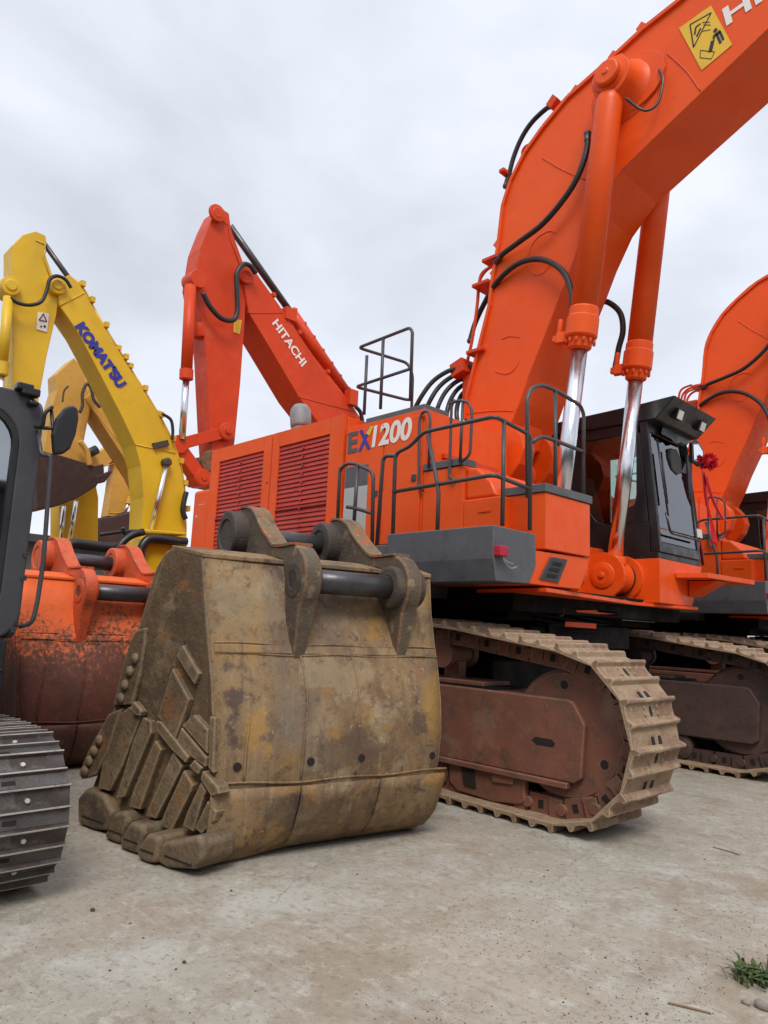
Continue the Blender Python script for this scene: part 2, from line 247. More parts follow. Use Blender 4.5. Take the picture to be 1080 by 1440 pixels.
# ------------------------------------------------------------------ mesh helpers
WOFF = {}
class MB:
    def __init__(s): s.v = []; s.f = []; s.mi = []; s.sm = []
    def add(s, vs, fs, mi=0, sm=False):
        o = len(s.v); s.v += [V(a) for a in vs]
        for f in fs: s.f.append([o+i for i in f]); s.mi.append(mi); s.sm.append(sm)
        return s
    def box(s, a, b, mi=0):
        x0, y0, z0 = (min(a[i], b[i]) for i in range(3)); x1, y1, z1 = (max(a[i], b[i]) for i in range(3))
        return s.add([(x0,y0,z0),(x1,y0,z0),(x1,y1,z0),(x0,y1,z0),(x0,y0,z1),(x1,y0,z1),(x1,y1,z1),(x0,y1,z1)],
                     [(0,3,2,1),(4,5,6,7),(0,1,5,4),(1,2,6,5),(2,3,7,6),(3,0,4,7)], mi)
    def prism(s, pts, vec, mi=0):
        n = len(pts); vec = V(vec); pts = [V(p) for p in pts]
        nn = V((0, 0, 0))
        for i in range(n): nn += pts[i].cross(pts[(i+1) % n])
        if nn.dot(vec) > 0: pts = pts[::-1]
        vs = pts + [p+vec for p in pts]
        fs = [tuple(range(n)), tuple(range(2*n-1, n-1, -1))] + [(i, i+n, (i+1) % n + n, (i+1) % n) for i in range(n)]
        return s.add(vs, fs, mi)
    def obox(s, c, ax, ay, az, mi=0):   # half axes
        c, ax, ay, az = V(c), V(ax), V(ay), V(az)
        return s.prism([c-ax-ay-az, c+ax-ay-az, c+ax+ay-az, c-ax+ay-az], az*2, mi)
    def cyl(s, p0, p1, r0, r1=None, n=20, mi=0, sm=True):
        p0, p1 = V(p0), V(p1); r1 = r0 if r1 is None else r1
        d = (p1-p0).normalized(); a = d.orthogonal().normalized(); b = d.cross(a)
        vs = []
        for p, r in ((p0, r0), (p1, r1)):
            vs += [p + (a*math.cos(t*2*math.pi/n) + b*math.sin(t*2*math.pi/n))*r for t in range(n)]
        o = len(s.v)
        s.add(vs, [(i, (i+1) % n, (i+1) % n + n, i+n) for i in range(n)], mi, sm)
        for f in (list(range(n-1, -1, -1)), list(range(n, 2*n))): s.f.append([o+i for i in f]); s.mi.append(mi); s.sm.append(False)
        return s
    def lathe(s, p0, d, prof, n=28, mi=0, sm=False):   # prof (dist along, radius)
        p0, d = V(p0), V(d).normalized(); a = d.orthogonal().normalized(); b = d.cross(a)
        vs = []
        for h, r in prof: vs += [p0 + d*h + (a*math.cos(t*2*math.pi/n) + b*math.sin(t*2*math.pi/n))*r for t in range(n)]
        fs = [(k*n+i, k*n+(i+1) % n, (k+1)*n+(i+1) % n, (k+1)*n+i) for k in range(len(prof)-1) for i in range(n)]
        fs += [tuple(range(n-1, -1, -1)), tuple(range((len(prof)-1)*n, len(prof)*n))]
        return s.add(vs, fs, mi, sm)
    def tube(s, pts, r, n=8, mi=0, smooth=True, sub=5, closed=False):
        pts = [V(p) for p in pts]
        if smooth and len(pts) > 2:
            q = []
            for i in range(len(pts)-1):
                a, b, c, d = pts[max(i-1, 0)], pts[i], pts[i+1], pts[min(i+2, len(pts)-1)]
                for k in range(sub):
                    t = k/sub
                    q.append(.5*((2*b)+(c-a)*t+(2*a-5*b+4*c-d)*t*t+(3*b-a-3*c+d)*t**3))
            q.append(pts[-1]); pts = q
        fr = None; vs = []
        for i, p in enumerate(pts):
            t = (pts[min(i+1, len(pts)-1)] - pts[max(i-1, 0)]).normalized()
            if fr is None: fr = t.orthogonal().normalized()
            fr = (fr - t*fr.dot(t)).normalized(); b = t.cross(fr)
            rr = r[i] if isinstance(r, (list, tuple)) else r
            if not smooth and 0 < i < len(pts)-1:
                c = (pts[i]-pts[i-1]).normalized().dot((pts[i+1]-pts[i]).normalized()); rr = rr/max(.5, math.sqrt((1+c)/2))
            vs += [p + (fr*math.cos(k*2*math.pi/n) + b*math.sin(k*2*math.pi/n))*rr for k in range(n)]
        m = len(pts); o = len(s.v)
        s.add(vs, [(k*n+i, k*n+(i+1) % n, (k+1)*n+(i+1) % n, (k+1)*n+i) for k in range(m-1) for i in range(n)], mi, True)
        for f in (list(range(n-1, -1, -1)), list(range((m-1)*n, m*n))): s.f.append([o+i for i in f]); s.mi.append(mi); s.sm.append(False)
        return s
    def rail(s, pts, r, cr=.07, mi=0):   # polyline with rounded corners
        pts = [V(p) for p in pts]; q = [pts[0]]
        for i in range(1, len(pts)-1):
            a, b, c = pts[i-1], pts[i], pts[i+1]
            k = min(cr, (a-b).length*.45, (c-b).length*.45)
            p0 = b + (a-b).normalized()*k; p1 = b + (c-b).normalized()*k
            for t in (0, .25, .5, .75, 1): q.append(p0*(1-t)**2 + b*2*t*(1-t) + p1*t*t)
        q.append(pts[-1]); return s.tube(q, r, 8, mi, smooth=False) if len(q) < 3 else s._raw(q, r, mi)
    def _raw(s, q, r, mi):
        return s.tube(q, [r]*len(q), 8, mi, smooth=False)
    def build(s, name, mats, parent=None, bevel=0, seg=2, sm=False):
        me = bpy.data.meshes.new(name)
        off = WOFF.get(parent.name, V((0, 0, 0))) if parent else V((0, 0, 0))
        me.from_pydata([tuple(a-off) for a in s.v], [], s.f)
        mats = mats if isinstance(mats, (list, tuple)) else [mats]
        for m in mats: me.materials.append(m)
        for p, mi, smo in zip(me.polygons, s.mi, s.sm): p.material_index = mi; p.use_smooth = smo or sm
        me.update()
        o = bpy.data.objects.new(name, me); COL.objects.link(o)
        if parent: o.parent = parent; WOFF[o.name] = off
        if bevel:
            b = o.modifiers.new('bevel', 'BEVEL'); b.width = bevel; b.segments = seg; b.limit_method = 'ANGLE'; b.angle_limit = R(35)
            b.harden_normals = False
        return o
def _pieces(s, name, mats, parent=None, bevel=0, names=None):
    par = list(range(len(s.v)))
    def find(a):
        while par[a] != a: par[a] = par[par[a]]; a = par[a]
        return a
    for f in s.f:
        for i in f[1:]: par[find(i)] = find(f[0])
    groups = {}
    for k, f in enumerate(s.f): groups.setdefault(find(f[0]), []).append(k)
    out = []
    for g in groups.values():
        m = MB(); idx = {}
        for k in g:
            ff = []
            for i in s.f[k]:
                if i not in idx: idx[i] = len(m.v); m.v.append(s.v[i])
                ff.append(idx[i])
            m.f.append(ff); m.mi.append(s.mi[k]); m.sm.append(s.sm[k])
        out.append(m.build(name, mats, parent, bevel))
    return out
MB.pieces = _pieces
def thing(name, label, cat, loc, group=None):
    o = bpy.data.objects.new(name, None); COL.objects.link(o); o.location = loc; o.empty_display_size = .3
    o['label'] = label; o['category'] = cat
    if group: o['group'] = group
    WOFF[o.name] = V(loc); return o
def tag(o, label, cat, group=None, kind=None):
    if label: o['label'] = label
    if cat: o['category'] = cat
    if group: o['group'] = group
    if kind: o['kind'] = kind
    return o
def copy_tree(o, parent=None):
    c = o.copy(); COL.objects.link(c)
    if parent: c.parent = parent
    for ch in list(o.children): copy_tree(ch, c)
    return c
def text(body, origin, ux, uy, w, h, nrm, mat, parent, name='lettering', thick=.004, bold=.02, shear=0):
    """words fitted to a w x h rectangle whose lower left corner is origin"""
    cu = bpy.data.curves.new('t', 'FONT'); cu.body = body; cu.size = 1; cu.offset = bold; cu.shear = shear
    ob = bpy.data.objects.new('t', cu); COL.objects.link(ob)
    dg = bpy.context.evaluated_depsgraph_get(); dg.update()
    me = bpy.data.meshes.new_from_object(ob.evaluated_get(dg))
    bpy.data.objects.remove(ob)
    xs = [v.co.x for v in me.vertices]; ys = [v.co.y for v in me.vertices]
    x0, x1, y0, y1 = min(xs), max(xs), min(ys), max(ys)
    ux, uy, nrm, origin = V(ux).normalized(), V(uy).normalized(), V(nrm).normalized(), V(origin)
    m = MB(); base = [origin + ux*((v.co.x-x0)/(x1-x0)*w) + uy*((v.co.y-y0)/(y1-y0)*h) + nrm*thick for v in me.vertices]
    m.add(base, [tuple(p.vertices) for p in me.polygons])
    bpy.data.meshes.remove(me)
    return m.build(name, mat, parent)

# ------------------------------------------------------------------ ground
g = MB(); g.add([(-400, -400, 0), (400, -400, 0), (400, 400, 0), (-400, 400, 0)], [(0, 1, 2, 3)])
tag(g.build('ground', GROUND), None, None, kind='structure')

# unseen blocks added behind and beside the camera to cut low sky light
m = MB(); m.box((13, -30, 0), (14, 40, 5.0)); m.box((12.8, -30.2, 5.0), (14.2, 40.2, 5.2)); tag(m.build('light_blocking_wall', FARW), 'unseen tall dark wall added behind the camera to cut low light', 'wall')
m = MB(); m.box((-40, -16, 0), (11, -15, 6.5)); m.box((-40.2, -16.2, 6.5), (11.2, -14.8, 6.8)); tag(m.build('side_light_block', FARW), 'unseen long dark block added left of the camera to cut low light', 'side_light_block')
# ------------------------------------------------------------------ crawler tracks
def resample(path, pitch):
    """closed (x,z) path -> points spaced by about pitch"""
    P = path + [path[0]]; L = [0]
    for a, b in zip(P, P[1:]): L.append(L[-1]+math.dist(a, b))
    n = round(L[-1]/pitch); out = []
    for k in range(n):
        d = L[-1]*k/n; i = max(j for j in range(len(P)-1) if L[j] <= d+1e-9)
        t = (d-L[i])/max(1e-9, L[i+1]-L[i]); out.append((P[i][0]*(1-t)+P[i+1][0]*t, P[i][1]*(1-t)+P[i+1][1]*t))
    return out
def shoe_mesh(W, pitch, kind):
    m = MB(); h = pitch*.5; rr = random.Random(3)
    def ex(prof, mi, y0=-W/2, y1=W/2, seg=7):    # profile (t,n) swept along width, slightly uneven
        n = len(prof); vs = []
        for k in range(seg+1):
            y = y0+(y1-y0)*k/seg
            vs += [(t, y, q + (rr.uniform(-.004, .004) if q > .03 else 0)) for t, q in prof]
        fs = [(k*n+i, (k+1)*n+i, (k+1)*n+(i+1) % n, k*n+(i+1) % n) for k in range(seg) for i in range(n)]
        fs += [tuple(range(n)), tuple(range((seg+1)*n-1, seg*n-1, -1))]
        m.add(vs, fs, mi)
    if kind == 'big':
        # plate dished between two stout grousers, trailing tongue with cut-outs
        ex([(-h*1.08, -.014), (h*.98, -.014), (h*1.0, .018), (h*.97, .058), (h*.90, .066), (h*.80, .062), (h*.70, .026), (h*.45, .018), (h*.12, .020), (-h*.02, .052), (-h*.10, .060), (-h*.20, .054), (-h*.30, .016), (-h*1.08, .004)], 0)
        for y in (-.055, .055): m.box((-h*.98, y-.024, -.02), (-h*.62, y+.024, .0135), 1)
        vs = [(h*.43+math.cos(a)*.045, math.sin(a)*.020, .0235) for a in [k*math.pi/6 for k in range(12)]]
        m.add([V(v) for v in vs] + [V((h*.43, 0, .0235))], [(i, (i+1) % 12, 12) for i in range(12)], 1)
        for sx in (.27, .60):
            for sy in (-.10, .10): m.cyl((h*sx, sy, .0), (h*sx, sy, .034), .019, .016, 6, 0, False)
    else:
        ex([(-h*1.02, -.01), (h*.99, -.01), (h*.99, .03), (h*.88, .033), (h*.80, .010), (-h*.08, .010), (-h*.14, .030), (-h*.26, .030), (-h*.32, .010), (-h*1.02, .006)], 0)
        m.box((h*.88, -W/2, .0305), (h*.985, W/2, .0345), 1); m.box((-h*.25, -W/2, .0295), (-h*.15, W/2, .0325), 1)
        for sy in (-.145, .145):
            m.cyl((h*.34, sy, .0), (h*.34, sy, .022), .014, .013, 8, 2, False)
        for sy in (-.05, .0, ):
            m.box((-h*.80, sy-.05, -.0), (-h*.50, sy+.02, .0088), 3) if sy else None
    return m
def place_shoes(parent, path, yc, W, pitch, kind, mats, xmin):
    proto = shoe_mesh(W, pitch, kind).build('track_shoe', mats, None, .004, 1)
    me = proto.data; off = WOFF[parent.name]; pts = resample(path, pitch); n = len(pts); first = True; rest = MB()
    for k in range(n):
        a, b = pts[k], pts[(k+1) % n]; c = ((a[0]+b[0])/2, (a[1]+b[1])/2)
        t = V((b[0]-a[0], 0, b[1]-a[1])).normalized(); nn = V((0, 1, 0)).cross(t)
        yj = random.uniform(-.006, .006)
        M = Matrix(((t.x, 0, nn.x, c[0]), (0, -1, 0, yc+yj), (t.z, 0, nn.z, c[1]), (0, 0, 0, 1)))
        if c[0] > xmin:
            o = proto if first else proto.copy()
            if not first: COL.objects.link(o)
            first = False
            o.parent = parent; o.matrix_local = Matrix.Translation(-off) @ M
        else:
            o0 = len(rest.v); rest.v += [M @ v.co for v in me.vertices]
            for p in me.polygons: rest.f.append([o0+i for i in p.vertices]); rest.mi.append(p.material_index); rest.sm.append(False)
    if first: bpy.data.objects.remove(proto)
    if rest.v: tag(rest.build('track_shoe', mats, parent), 'far run of the track shoes', None, kind='stuff')
def offset_path(path, d):
    n = len(path); out = []
    for i in range(n):
        a, b, c = V((*path[i-1], 0)), V((*path[i], 0)), V((*path[(i+1) % n], 0))
        t = ((b-a).normalized()+(c-b).normalized()).normalized(); nn = V((-t.y, t.x, 0)); out.append((b.x+nn.x*d, b.y+nn.y*d))
    return out
def chain(parent, path, yc, pitch, mat, inw, hh, gap):
    m = MB(); pts = resample(path, pitch); n = len(pts)
    for k in range(n):
        a, b = pts[k], pts[(k+1) % n]; t = V((b[0]-a[0], 0, b[1]-a[1])).normalized(); nn = V((0, 1, 0)).cross(t)
        c = V(((a[0]+b[0])/2, 0, (a[1]+b[1])/2)) - nn*inw
        for sy in (-1, 1):
            yy = yc+sy*gap
            m.obox(c+V((0, yy, 0)), t*pitch*.46, V((0, .028, 0)), nn*hh)
            m.obox(c+V((0, yy+sy*.03, 0))+t*pitch*.27, t*pitch*.16, V((0, .02, 0)), nn*hh*.9)
            for q in (-.16, .16): m.obox(c+V((0, yy-.0305, 0))+t*pitch*q, t*pitch*.07, V((0, .002, 0)), nn*hh*.42, 1)
        m.cyl(c+V((0, yc-gap-.06, 0))-t*pitch*.5, c+V((0, yc+gap+.06, 0))-t*pitch*.5, hh*.55, n=10)
    return m.build('track_chain', [mat, HOLE], parent)
def arc(cx, cz, r, a0, a1, n):
    return [(cx+r*math.cos(R(a0+(a1-a0)*k/n)), cz+r*math.sin(R(a0+(a1-a0)*k/n))) for k in range(n+1)]

TP = .345
# outer shoe base line; counter-clockwise seen from -Y with x to the right: bottom goes +x, front goes up, top comes back
BIGPATH = arc(-3.22, .72, .655, -90, 78, 12) + [(-3.75, 1.44), (-4.4, 1.53), (-5.2, 1.545), (-6.3, 1.50), (-7.6, 1.53)] + arc(-8.75, .80, .72, 90, 268, 12) + [(-8.0, .065), (-3.6, .065)]
def big_undercarriage(root, yo, side):
    """one crawler of the large machine; yo = outer edge, side=+1 when the machine's middle lies at larger y"""
    yc = yo + side*.38; W = .76; RU = RUST if side > 0 else RUST_SHADE
    place_shoes(root, BIGPATH, yc, W, TP, 'big', [TSHOE, HOLE], -6.1)
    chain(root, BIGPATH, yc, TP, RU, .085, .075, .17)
    # idler
    m = MB(); c = V((-3.22, yc, .72))
    m.lathe(c+V((0, -.2, 0)), (0, 1, 0), [(0, .40), (0.0, .47), (.03, .505), (.37, .505), (.40, .47), (.4, .40)], 48, sm=False)
    m.lathe(c+V((0, -.206, 0)), (0, 1, 0), [(0, .11), (.03, .14), (.4, .14)], 20)
    for k in range(3):
        a = R(-28+k*120); m.cyl(c+V((math.cos(a)*.38, -.203, math.sin(a)*.38)), c+V((math.cos(a)*.38, -.2, math.sin(a)*.38)), .035, n=14, mi=1)
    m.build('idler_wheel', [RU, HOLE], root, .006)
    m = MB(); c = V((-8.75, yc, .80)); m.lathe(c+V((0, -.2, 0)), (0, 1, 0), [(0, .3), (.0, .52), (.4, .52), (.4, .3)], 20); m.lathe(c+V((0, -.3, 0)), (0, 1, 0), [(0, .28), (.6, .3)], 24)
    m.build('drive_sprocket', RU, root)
    # frame box
    F = lambda x, y: yp(x, y, 5.09) + V((0, yo-4.97, 0))
    fr = MB()
    pl = [F(798, 984), F(806, 988), F(822, 1020), F(817, 1096), F(806, 1102)]
    zt, zb = pl[0].z, pl[-1].z
    prof = [V((-8.3, pl[0].y, zt+.02))] + pl + [V((-8.3, pl[0].y, zb-.02))]
    if side < 0: prof = [V((p.x, yo-.12, p.z)) for p in prof]
    dy = .52*side
    # leave the oval slot and front notch open: front skin in two bands round the slot
    fr.prism(prof, (0, dy, 0))
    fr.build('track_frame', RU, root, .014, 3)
    ys = prof[0].y - .002*side if side > 0 else prof[0].y+.002
    d = MB(); sl = [(752, 1036), (776, 1040), (781, 1046), (778, 1051), (754, 1047), (748, 1041)]
    q = [F(*s_) for s_ in sl]; q = [V((p.x, ys, p.z)) for p in q]; d.prism(q, (0, .001*side, 0))
    if side > 0:
        q = [V((pl[1].x+.004, prof[0].y+.07, pl[1].z-.03)), V((pl[2].x+.004, prof[0].y+.07, pl[2].z+.03)), V((pl[2].x+.004, prof[0].y+.16, pl[2].z+.03)), V((pl[1].x+.004, prof[0].y+.16, pl[1].z-.03))]
        d.prism(q, (.003, 0, .0015))
    d.pieces('frame_slot', HOLE, root)
    # bottom flange of the frame and top guard
    fl = MB(); fl.box((-8.3, prof[0].y-.025*side, zb-.05), (-3.16, prof[0].y+.3*side, zb-.003)); fl.box((-8.2, prof[0].y+.06*side, zt+.022), (-4.05, prof[0].y+.45*side, zt+.06))
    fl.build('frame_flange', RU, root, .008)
    # bottom rollers and guards
    for k in range(8):
        x = -3.95-.62*k; r = MB(); c = V((x, yc, .235))
        r.lathe(c+V((0, -.24, 0)), (0, 1, 0), [(0, .10), (.02, .15), (.08, .15), (.10, .11), (.38, .11), (.40, .15), (.46, .15), (.48, .10)], 20)
        r.build('track_roller', RU, root)
    gd = MB(); yg = prof[0].y+.02*side
    G = lambda x, y: V((F(x, y).x, yg, F(x, y).z))
    gd.prism([G(628, 1066), G(735, 1088), G(736, 1128), G(728, 1132), G(690, 1128), G(640, 1112), G(630, 1100)], (0, .07*side, 0))
    gd.build('roller_guard', RU, root, .012); gd = MB()
    gd.prism([G(648, 1078)-V((0,.015*side,0)), G(665, 1082)-V((0,.015*side,0)), G(668, 1108)-V((0,.015*side,0)), G(652, 1103)-V((0,.015*side,0))], (0, .012*side, 0), 1)
    gd.build('guard_opening', [RU, HOLE], root); gd = MB()
    gd.prism([G(690, 1086)-V((0,.02*side,0)), G(722, 1092)-V((0,.02*side,0)), G(720, 1104)-V((0,.02*side,0)), G(692, 1100)-V((0,.02*side,0))], (0, .018*side, 0), 0)
    for k in range(2): gd.box((-7.8+k*1.4, yg, .14), (-6.8+k*1.4, yg+.06*side, .43))
    gd.pieces('roller_guard', RU, root, .012)
    # idler yoke, recoil housing and carrier rollers
    y0 = MB(); y0.box((-5.2, yc-.12, .72), (-3.3, yc+.12, .95)); y0.box((-8.4, yc-.2, .45), (-3.9, yc+.2, 1.02)); y0.build('recoil_housing', UNDER, root, .02)
    for x in (-4.55, -6.3, -7.6):
        r = MB(); c = V((x, yc, 1.27)); r.lathe(c+V((0, -.2, 0)), (0, 1, 0), [(0, .07), (.0, .125), (.06, .125), (.08, .1), (.32, .1), (.34, .125), (.4, .125)], 20)
        r.box((x-.09, yc-.05, 1.0), (x+.09, yc+.05, 1.2)); r.build('carrier_roller', RU, root)

ROOT = V((-6.2, 7.2, 0))
def P(x, y, Y): return yp(x, y, Y)
def build_boom(root, mat):
    YN, YF = 6.78, 7.64
    up = [(960, 0), (905, 43), (860, 85), (800, 138), (765, 180), (740, 215), (720, 255), (709, 290), (702.5, 347), (694, 397), (690, 432), (672.5, 501.6), (658, 560), (655, 590)]
    lo = [(719, 595), (731, 566), (745, 525), (766, 472), (785, 423), (801, 382), (815, 344), (838, 292), (874, 239), (930, 185), (980, 137), (1080, 41)]
    U = [P(*q, YN) for q in up]; Lw = [P(*q, YN) for q in lo]
    for k in range(len(Lw)):   # even out the belly curve
        pass
    tipU = [V((.3, YN, 9.15)), V((-1.2, YN, 8.82)), V((-2.0, YN, 8.55))]; tipL = [V((-1.0, YN, 7.87)), V((.2, YN, 8.25)), V((.9, YN, 8.5)), V((.8, YN, 8.85))]
    prof = tipU + U + Lw + tipL
    m = MB(); m.prism(prof, (0, YF-YN, 0)); m.build('boom', mat, root, .012)
    # edge flange strips (top plate stands proud)
    fl = MB(); rim = [V((-2.0, YN, 8.55))] + U
    for a, b in zip(rim, rim[1:]):
        t = (b-a).normalized(); nn = V((0, 1, 0)).cross(t); nn = nn if nn.dot(V((-.5, 0, .5))) > 0 else -nn
        fl.prism([a-nn*.015, b-nn*.015, b+nn*.03, a+nn*.03], (0, -.035, 0))
        fl.prism([a+nn*.002+V((0,.02,0)), b+nn*.002+V((0,.02,0)), b+nn*.03+V((0,.02,0)), a+nn*.03+V((0,.02,0))], (0, YF-YN-.04, 0))
    fl.build('boom_top_plate', mat, root)
    # weld seams and reinforcing discs on the near face
    ws = MB()
    def seam(pts, r=.008): ws.tube([P(x, y, YN-.002) for x, y in pts], r, 6, sub=4)
    seam([(763, 222), (790, 238), (823, 253)])
    seam([(782, 328), (772, 325), (755, 335), (745, 352), (742, 372), (748, 385), (760, 386), (770, 378), (778, 366)], .006)
    seam([(697, 523), (712, 526), (723, 520), (730, 508)], .006)
    seam([(706, 477), (716, 473), (730, 474)], .006)
    seam([(938, 75), (965, 100), (985, 128)], .007)
    seam([(905, 79), (920, 92)], .006)
    seam([(650, 583), (690, 578), (722, 578)], .007)
    ws.pieces('weld_seam', mat, root)
    # cylinder top bosses
    for sgn, y0 in ((-1, YN), (1, YF)):
        c = P(862, 112, 6.55); c = V((c.x, y0, c.z)); b = MB()
        d1 = V((0, sgn, 0))
        # flared reinforcing plate
        pts = []
        for k in range(24):
            a = k/24*2*math.pi; rr = .34+.16*max(0, math.cos(a-R(8)))**2
            pts.append(c+V((math.cos(a)*rr, sgn*.004, math.sin(a)*rr)))
        b.prism(pts, d1*.03)
        b.lathe(c, d1, [(0, .40), (.03, .34), (.07, .29), (.13, .255), (.20, .235), (.30, .225)], 40, sm=True)
        e = c+d1*.46
        b.lathe(c+d1*.34, d1, [(0, .14), (.05, .142), (.06, .125), (.062, .04), (.075, .03)], 32)
        b.prism([c+d1*.25+V((-.2, 0, .10)), c+d1*.25+V((-.05, 0, .27)), c+d1*.25+V((.12, 0, .25)), c+d1*.25+V((.2, 0, .1))], -d1*.24)
        b.build('cylinder_boss', mat, root, .006)
    # foot prongs
    fo = MB()
    for y0 in (YN, YF-.24):
        q = [P(x_, y_, YN) for x_, y_ in ((655, 588), (650, 620), (650, 648), (656, 670), (672, 684), (694, 686), (714, 675), (730, 652), (737, 630), (733, 612), (719, 594))]
        fo.prism([V((p.x, y0, p.z)) for p in q], (0, .24, 0))
    fo.prism([(-5.6, YN+.241, 4.1), (-5.6, YN+.241, 3.3), (-5.5, YN+.241, 3.3), (-5.38, YN+.241, 3.6), (-5.2, YN+.241, 3.72), (-5.0, YN+.241, 3.72), (-4.96, YN+.241, 4.0)], (0, YF-YN-.482, 0))
    fo.cyl((-5.25, YN-.04, 3.42), (-5.25, YF+.04, 3.42), .2, n=36)
    fo.build('boom_foot', mat, root, .015)
    # pipes along the back of the boom
    pi = MB()
    for y, o in ((6.86, .05), (6.98, .09), (7.2, .06), (7.3, .06)):
        line = [V((.2, y, 9.2+o)), V((-1.2, y, 8.87+o)), V((-2.0, y, 8.6+o))]
        for q in up[:13]:
            p = P(*q, YN); line.append(V((p.x-.7*o-.02, y, p.z+.7*o+.02)))
        pi.tube(line, .022, 8, sub=3)
    pi.build('hydraulic_pipe', mat, root)
    cl = MB()
    for (x, y) in ((905, 40), (865, 80), (812, 128), (702, 345), (697, 385), (1000, -30)):
        p = P(x, y, 6.80)+V((-.02, .1, .02)); cl.obox(p, V((.035, 0, .03)), V((0, .13, 0)), V((-.025, 0, .03)))
    cl.pieces('pipe_clamp', mat, root, .005)

def build_cylinders(root, mat):
    top = P(862, 112, 6.55); foot = V((-4.26, 0, 2.19))
    for y in (6.56, 7.82):
        a = V((top.x-.02, y, top.z)); b = V((foot.x, y, foot.z)); d = (b-a).normalized()
        zc = 4.78; t = (a.z-zc)/(-d.z); cb = a+d*t
        m = MB()
        m.lathe(a+d*.12, d, [(0, .09), (.08, .135), (.16, .147), (t-.12, .147)], 32, sm=True)
        m.lathe(a-V((0, .11, 0)), (0, 1, 0), [(0, .17), (.02, .18), (.20, .18), (.22, .17)], 28)
        m.build('cylinder_barrel', mat, root)
        h = MB()
        h.lathe(cb-d*.22, d, [(0, .148), (.02, .158), (.10, .158), (.12, .172), (.32, .172), (.34, .16), (.35, .135), (.45, .122), (.47, .095)], 32)
        for k in range(12):
            an = k/12*2*math.pi; ax = d.orthogonal().normalized(); bx = d.cross(ax); q = cb+d*.14+(ax*math.cos(an)+bx*math.sin(an))*.150
            h.cyl(q, q+d*.045, .017, n=8, sm=False)
        side = V((-1, -.25, 0)).normalized()
        h.obox(cb+d*.08+side*.20, side*.07, d*.06, side.cross(d)*.05); h.obox(cb+d*.08+side*.28, side*.03, d*.035, side.cross(d)*.035)
        h.cyl(cb+d*.03+side*.25, cb-d*.14+side*.25, .028, n=10)
        h.build('cylinder_gland', mat, root, .006)
        r = MB(); r.cyl(cb+d*.2, b-d*.12, .088, n=36); r.build('piston_rod', CHROME, root)
        e = MB(); e.lathe(b-V((0, .16, 0)), (0, 1, 0), [(0, .17), (.02, .20), (.30, .20), (.32, .17)], 32); e.cyl(b-d*.15, b-d*.25, .14, .12, 24)
        e.build('rod_eye', ORANGE, root, .006)
        f = MB()
        for yy in (y-.24, y+.20):
            pts = [V((b.x+math.cos(R(t))*.27, yy, b.z+math.sin(R(t))*.27)) for t in range(-60, 170, 15)] + [V((b.x-.75, yy, b.z+.05)), V((b.x-.75, yy, 1.88)), V((b.x+.35, yy, 1.88))]
            f.prism(pts, (0, .05, 0))
        f.lathe((b.x, y-.265, b.z), (0, 1, 0), [(0, .10), (.012, .15), (.026, .16)], 28); f.lathe((b.x, y-.285, b.z), (0, 1, 0), [(0, .03), (.025, .045)], 12)
        f.build('cylinder_mount', ORANGE, root, .006)
        # grease band beyond the eye
        z = MB(); z.lathe((b.x, y+.165, b.z), (0, 1, 0), [(0, .19), (.03, .19)], 28); z.build('seal_ring', RUBBER, root)

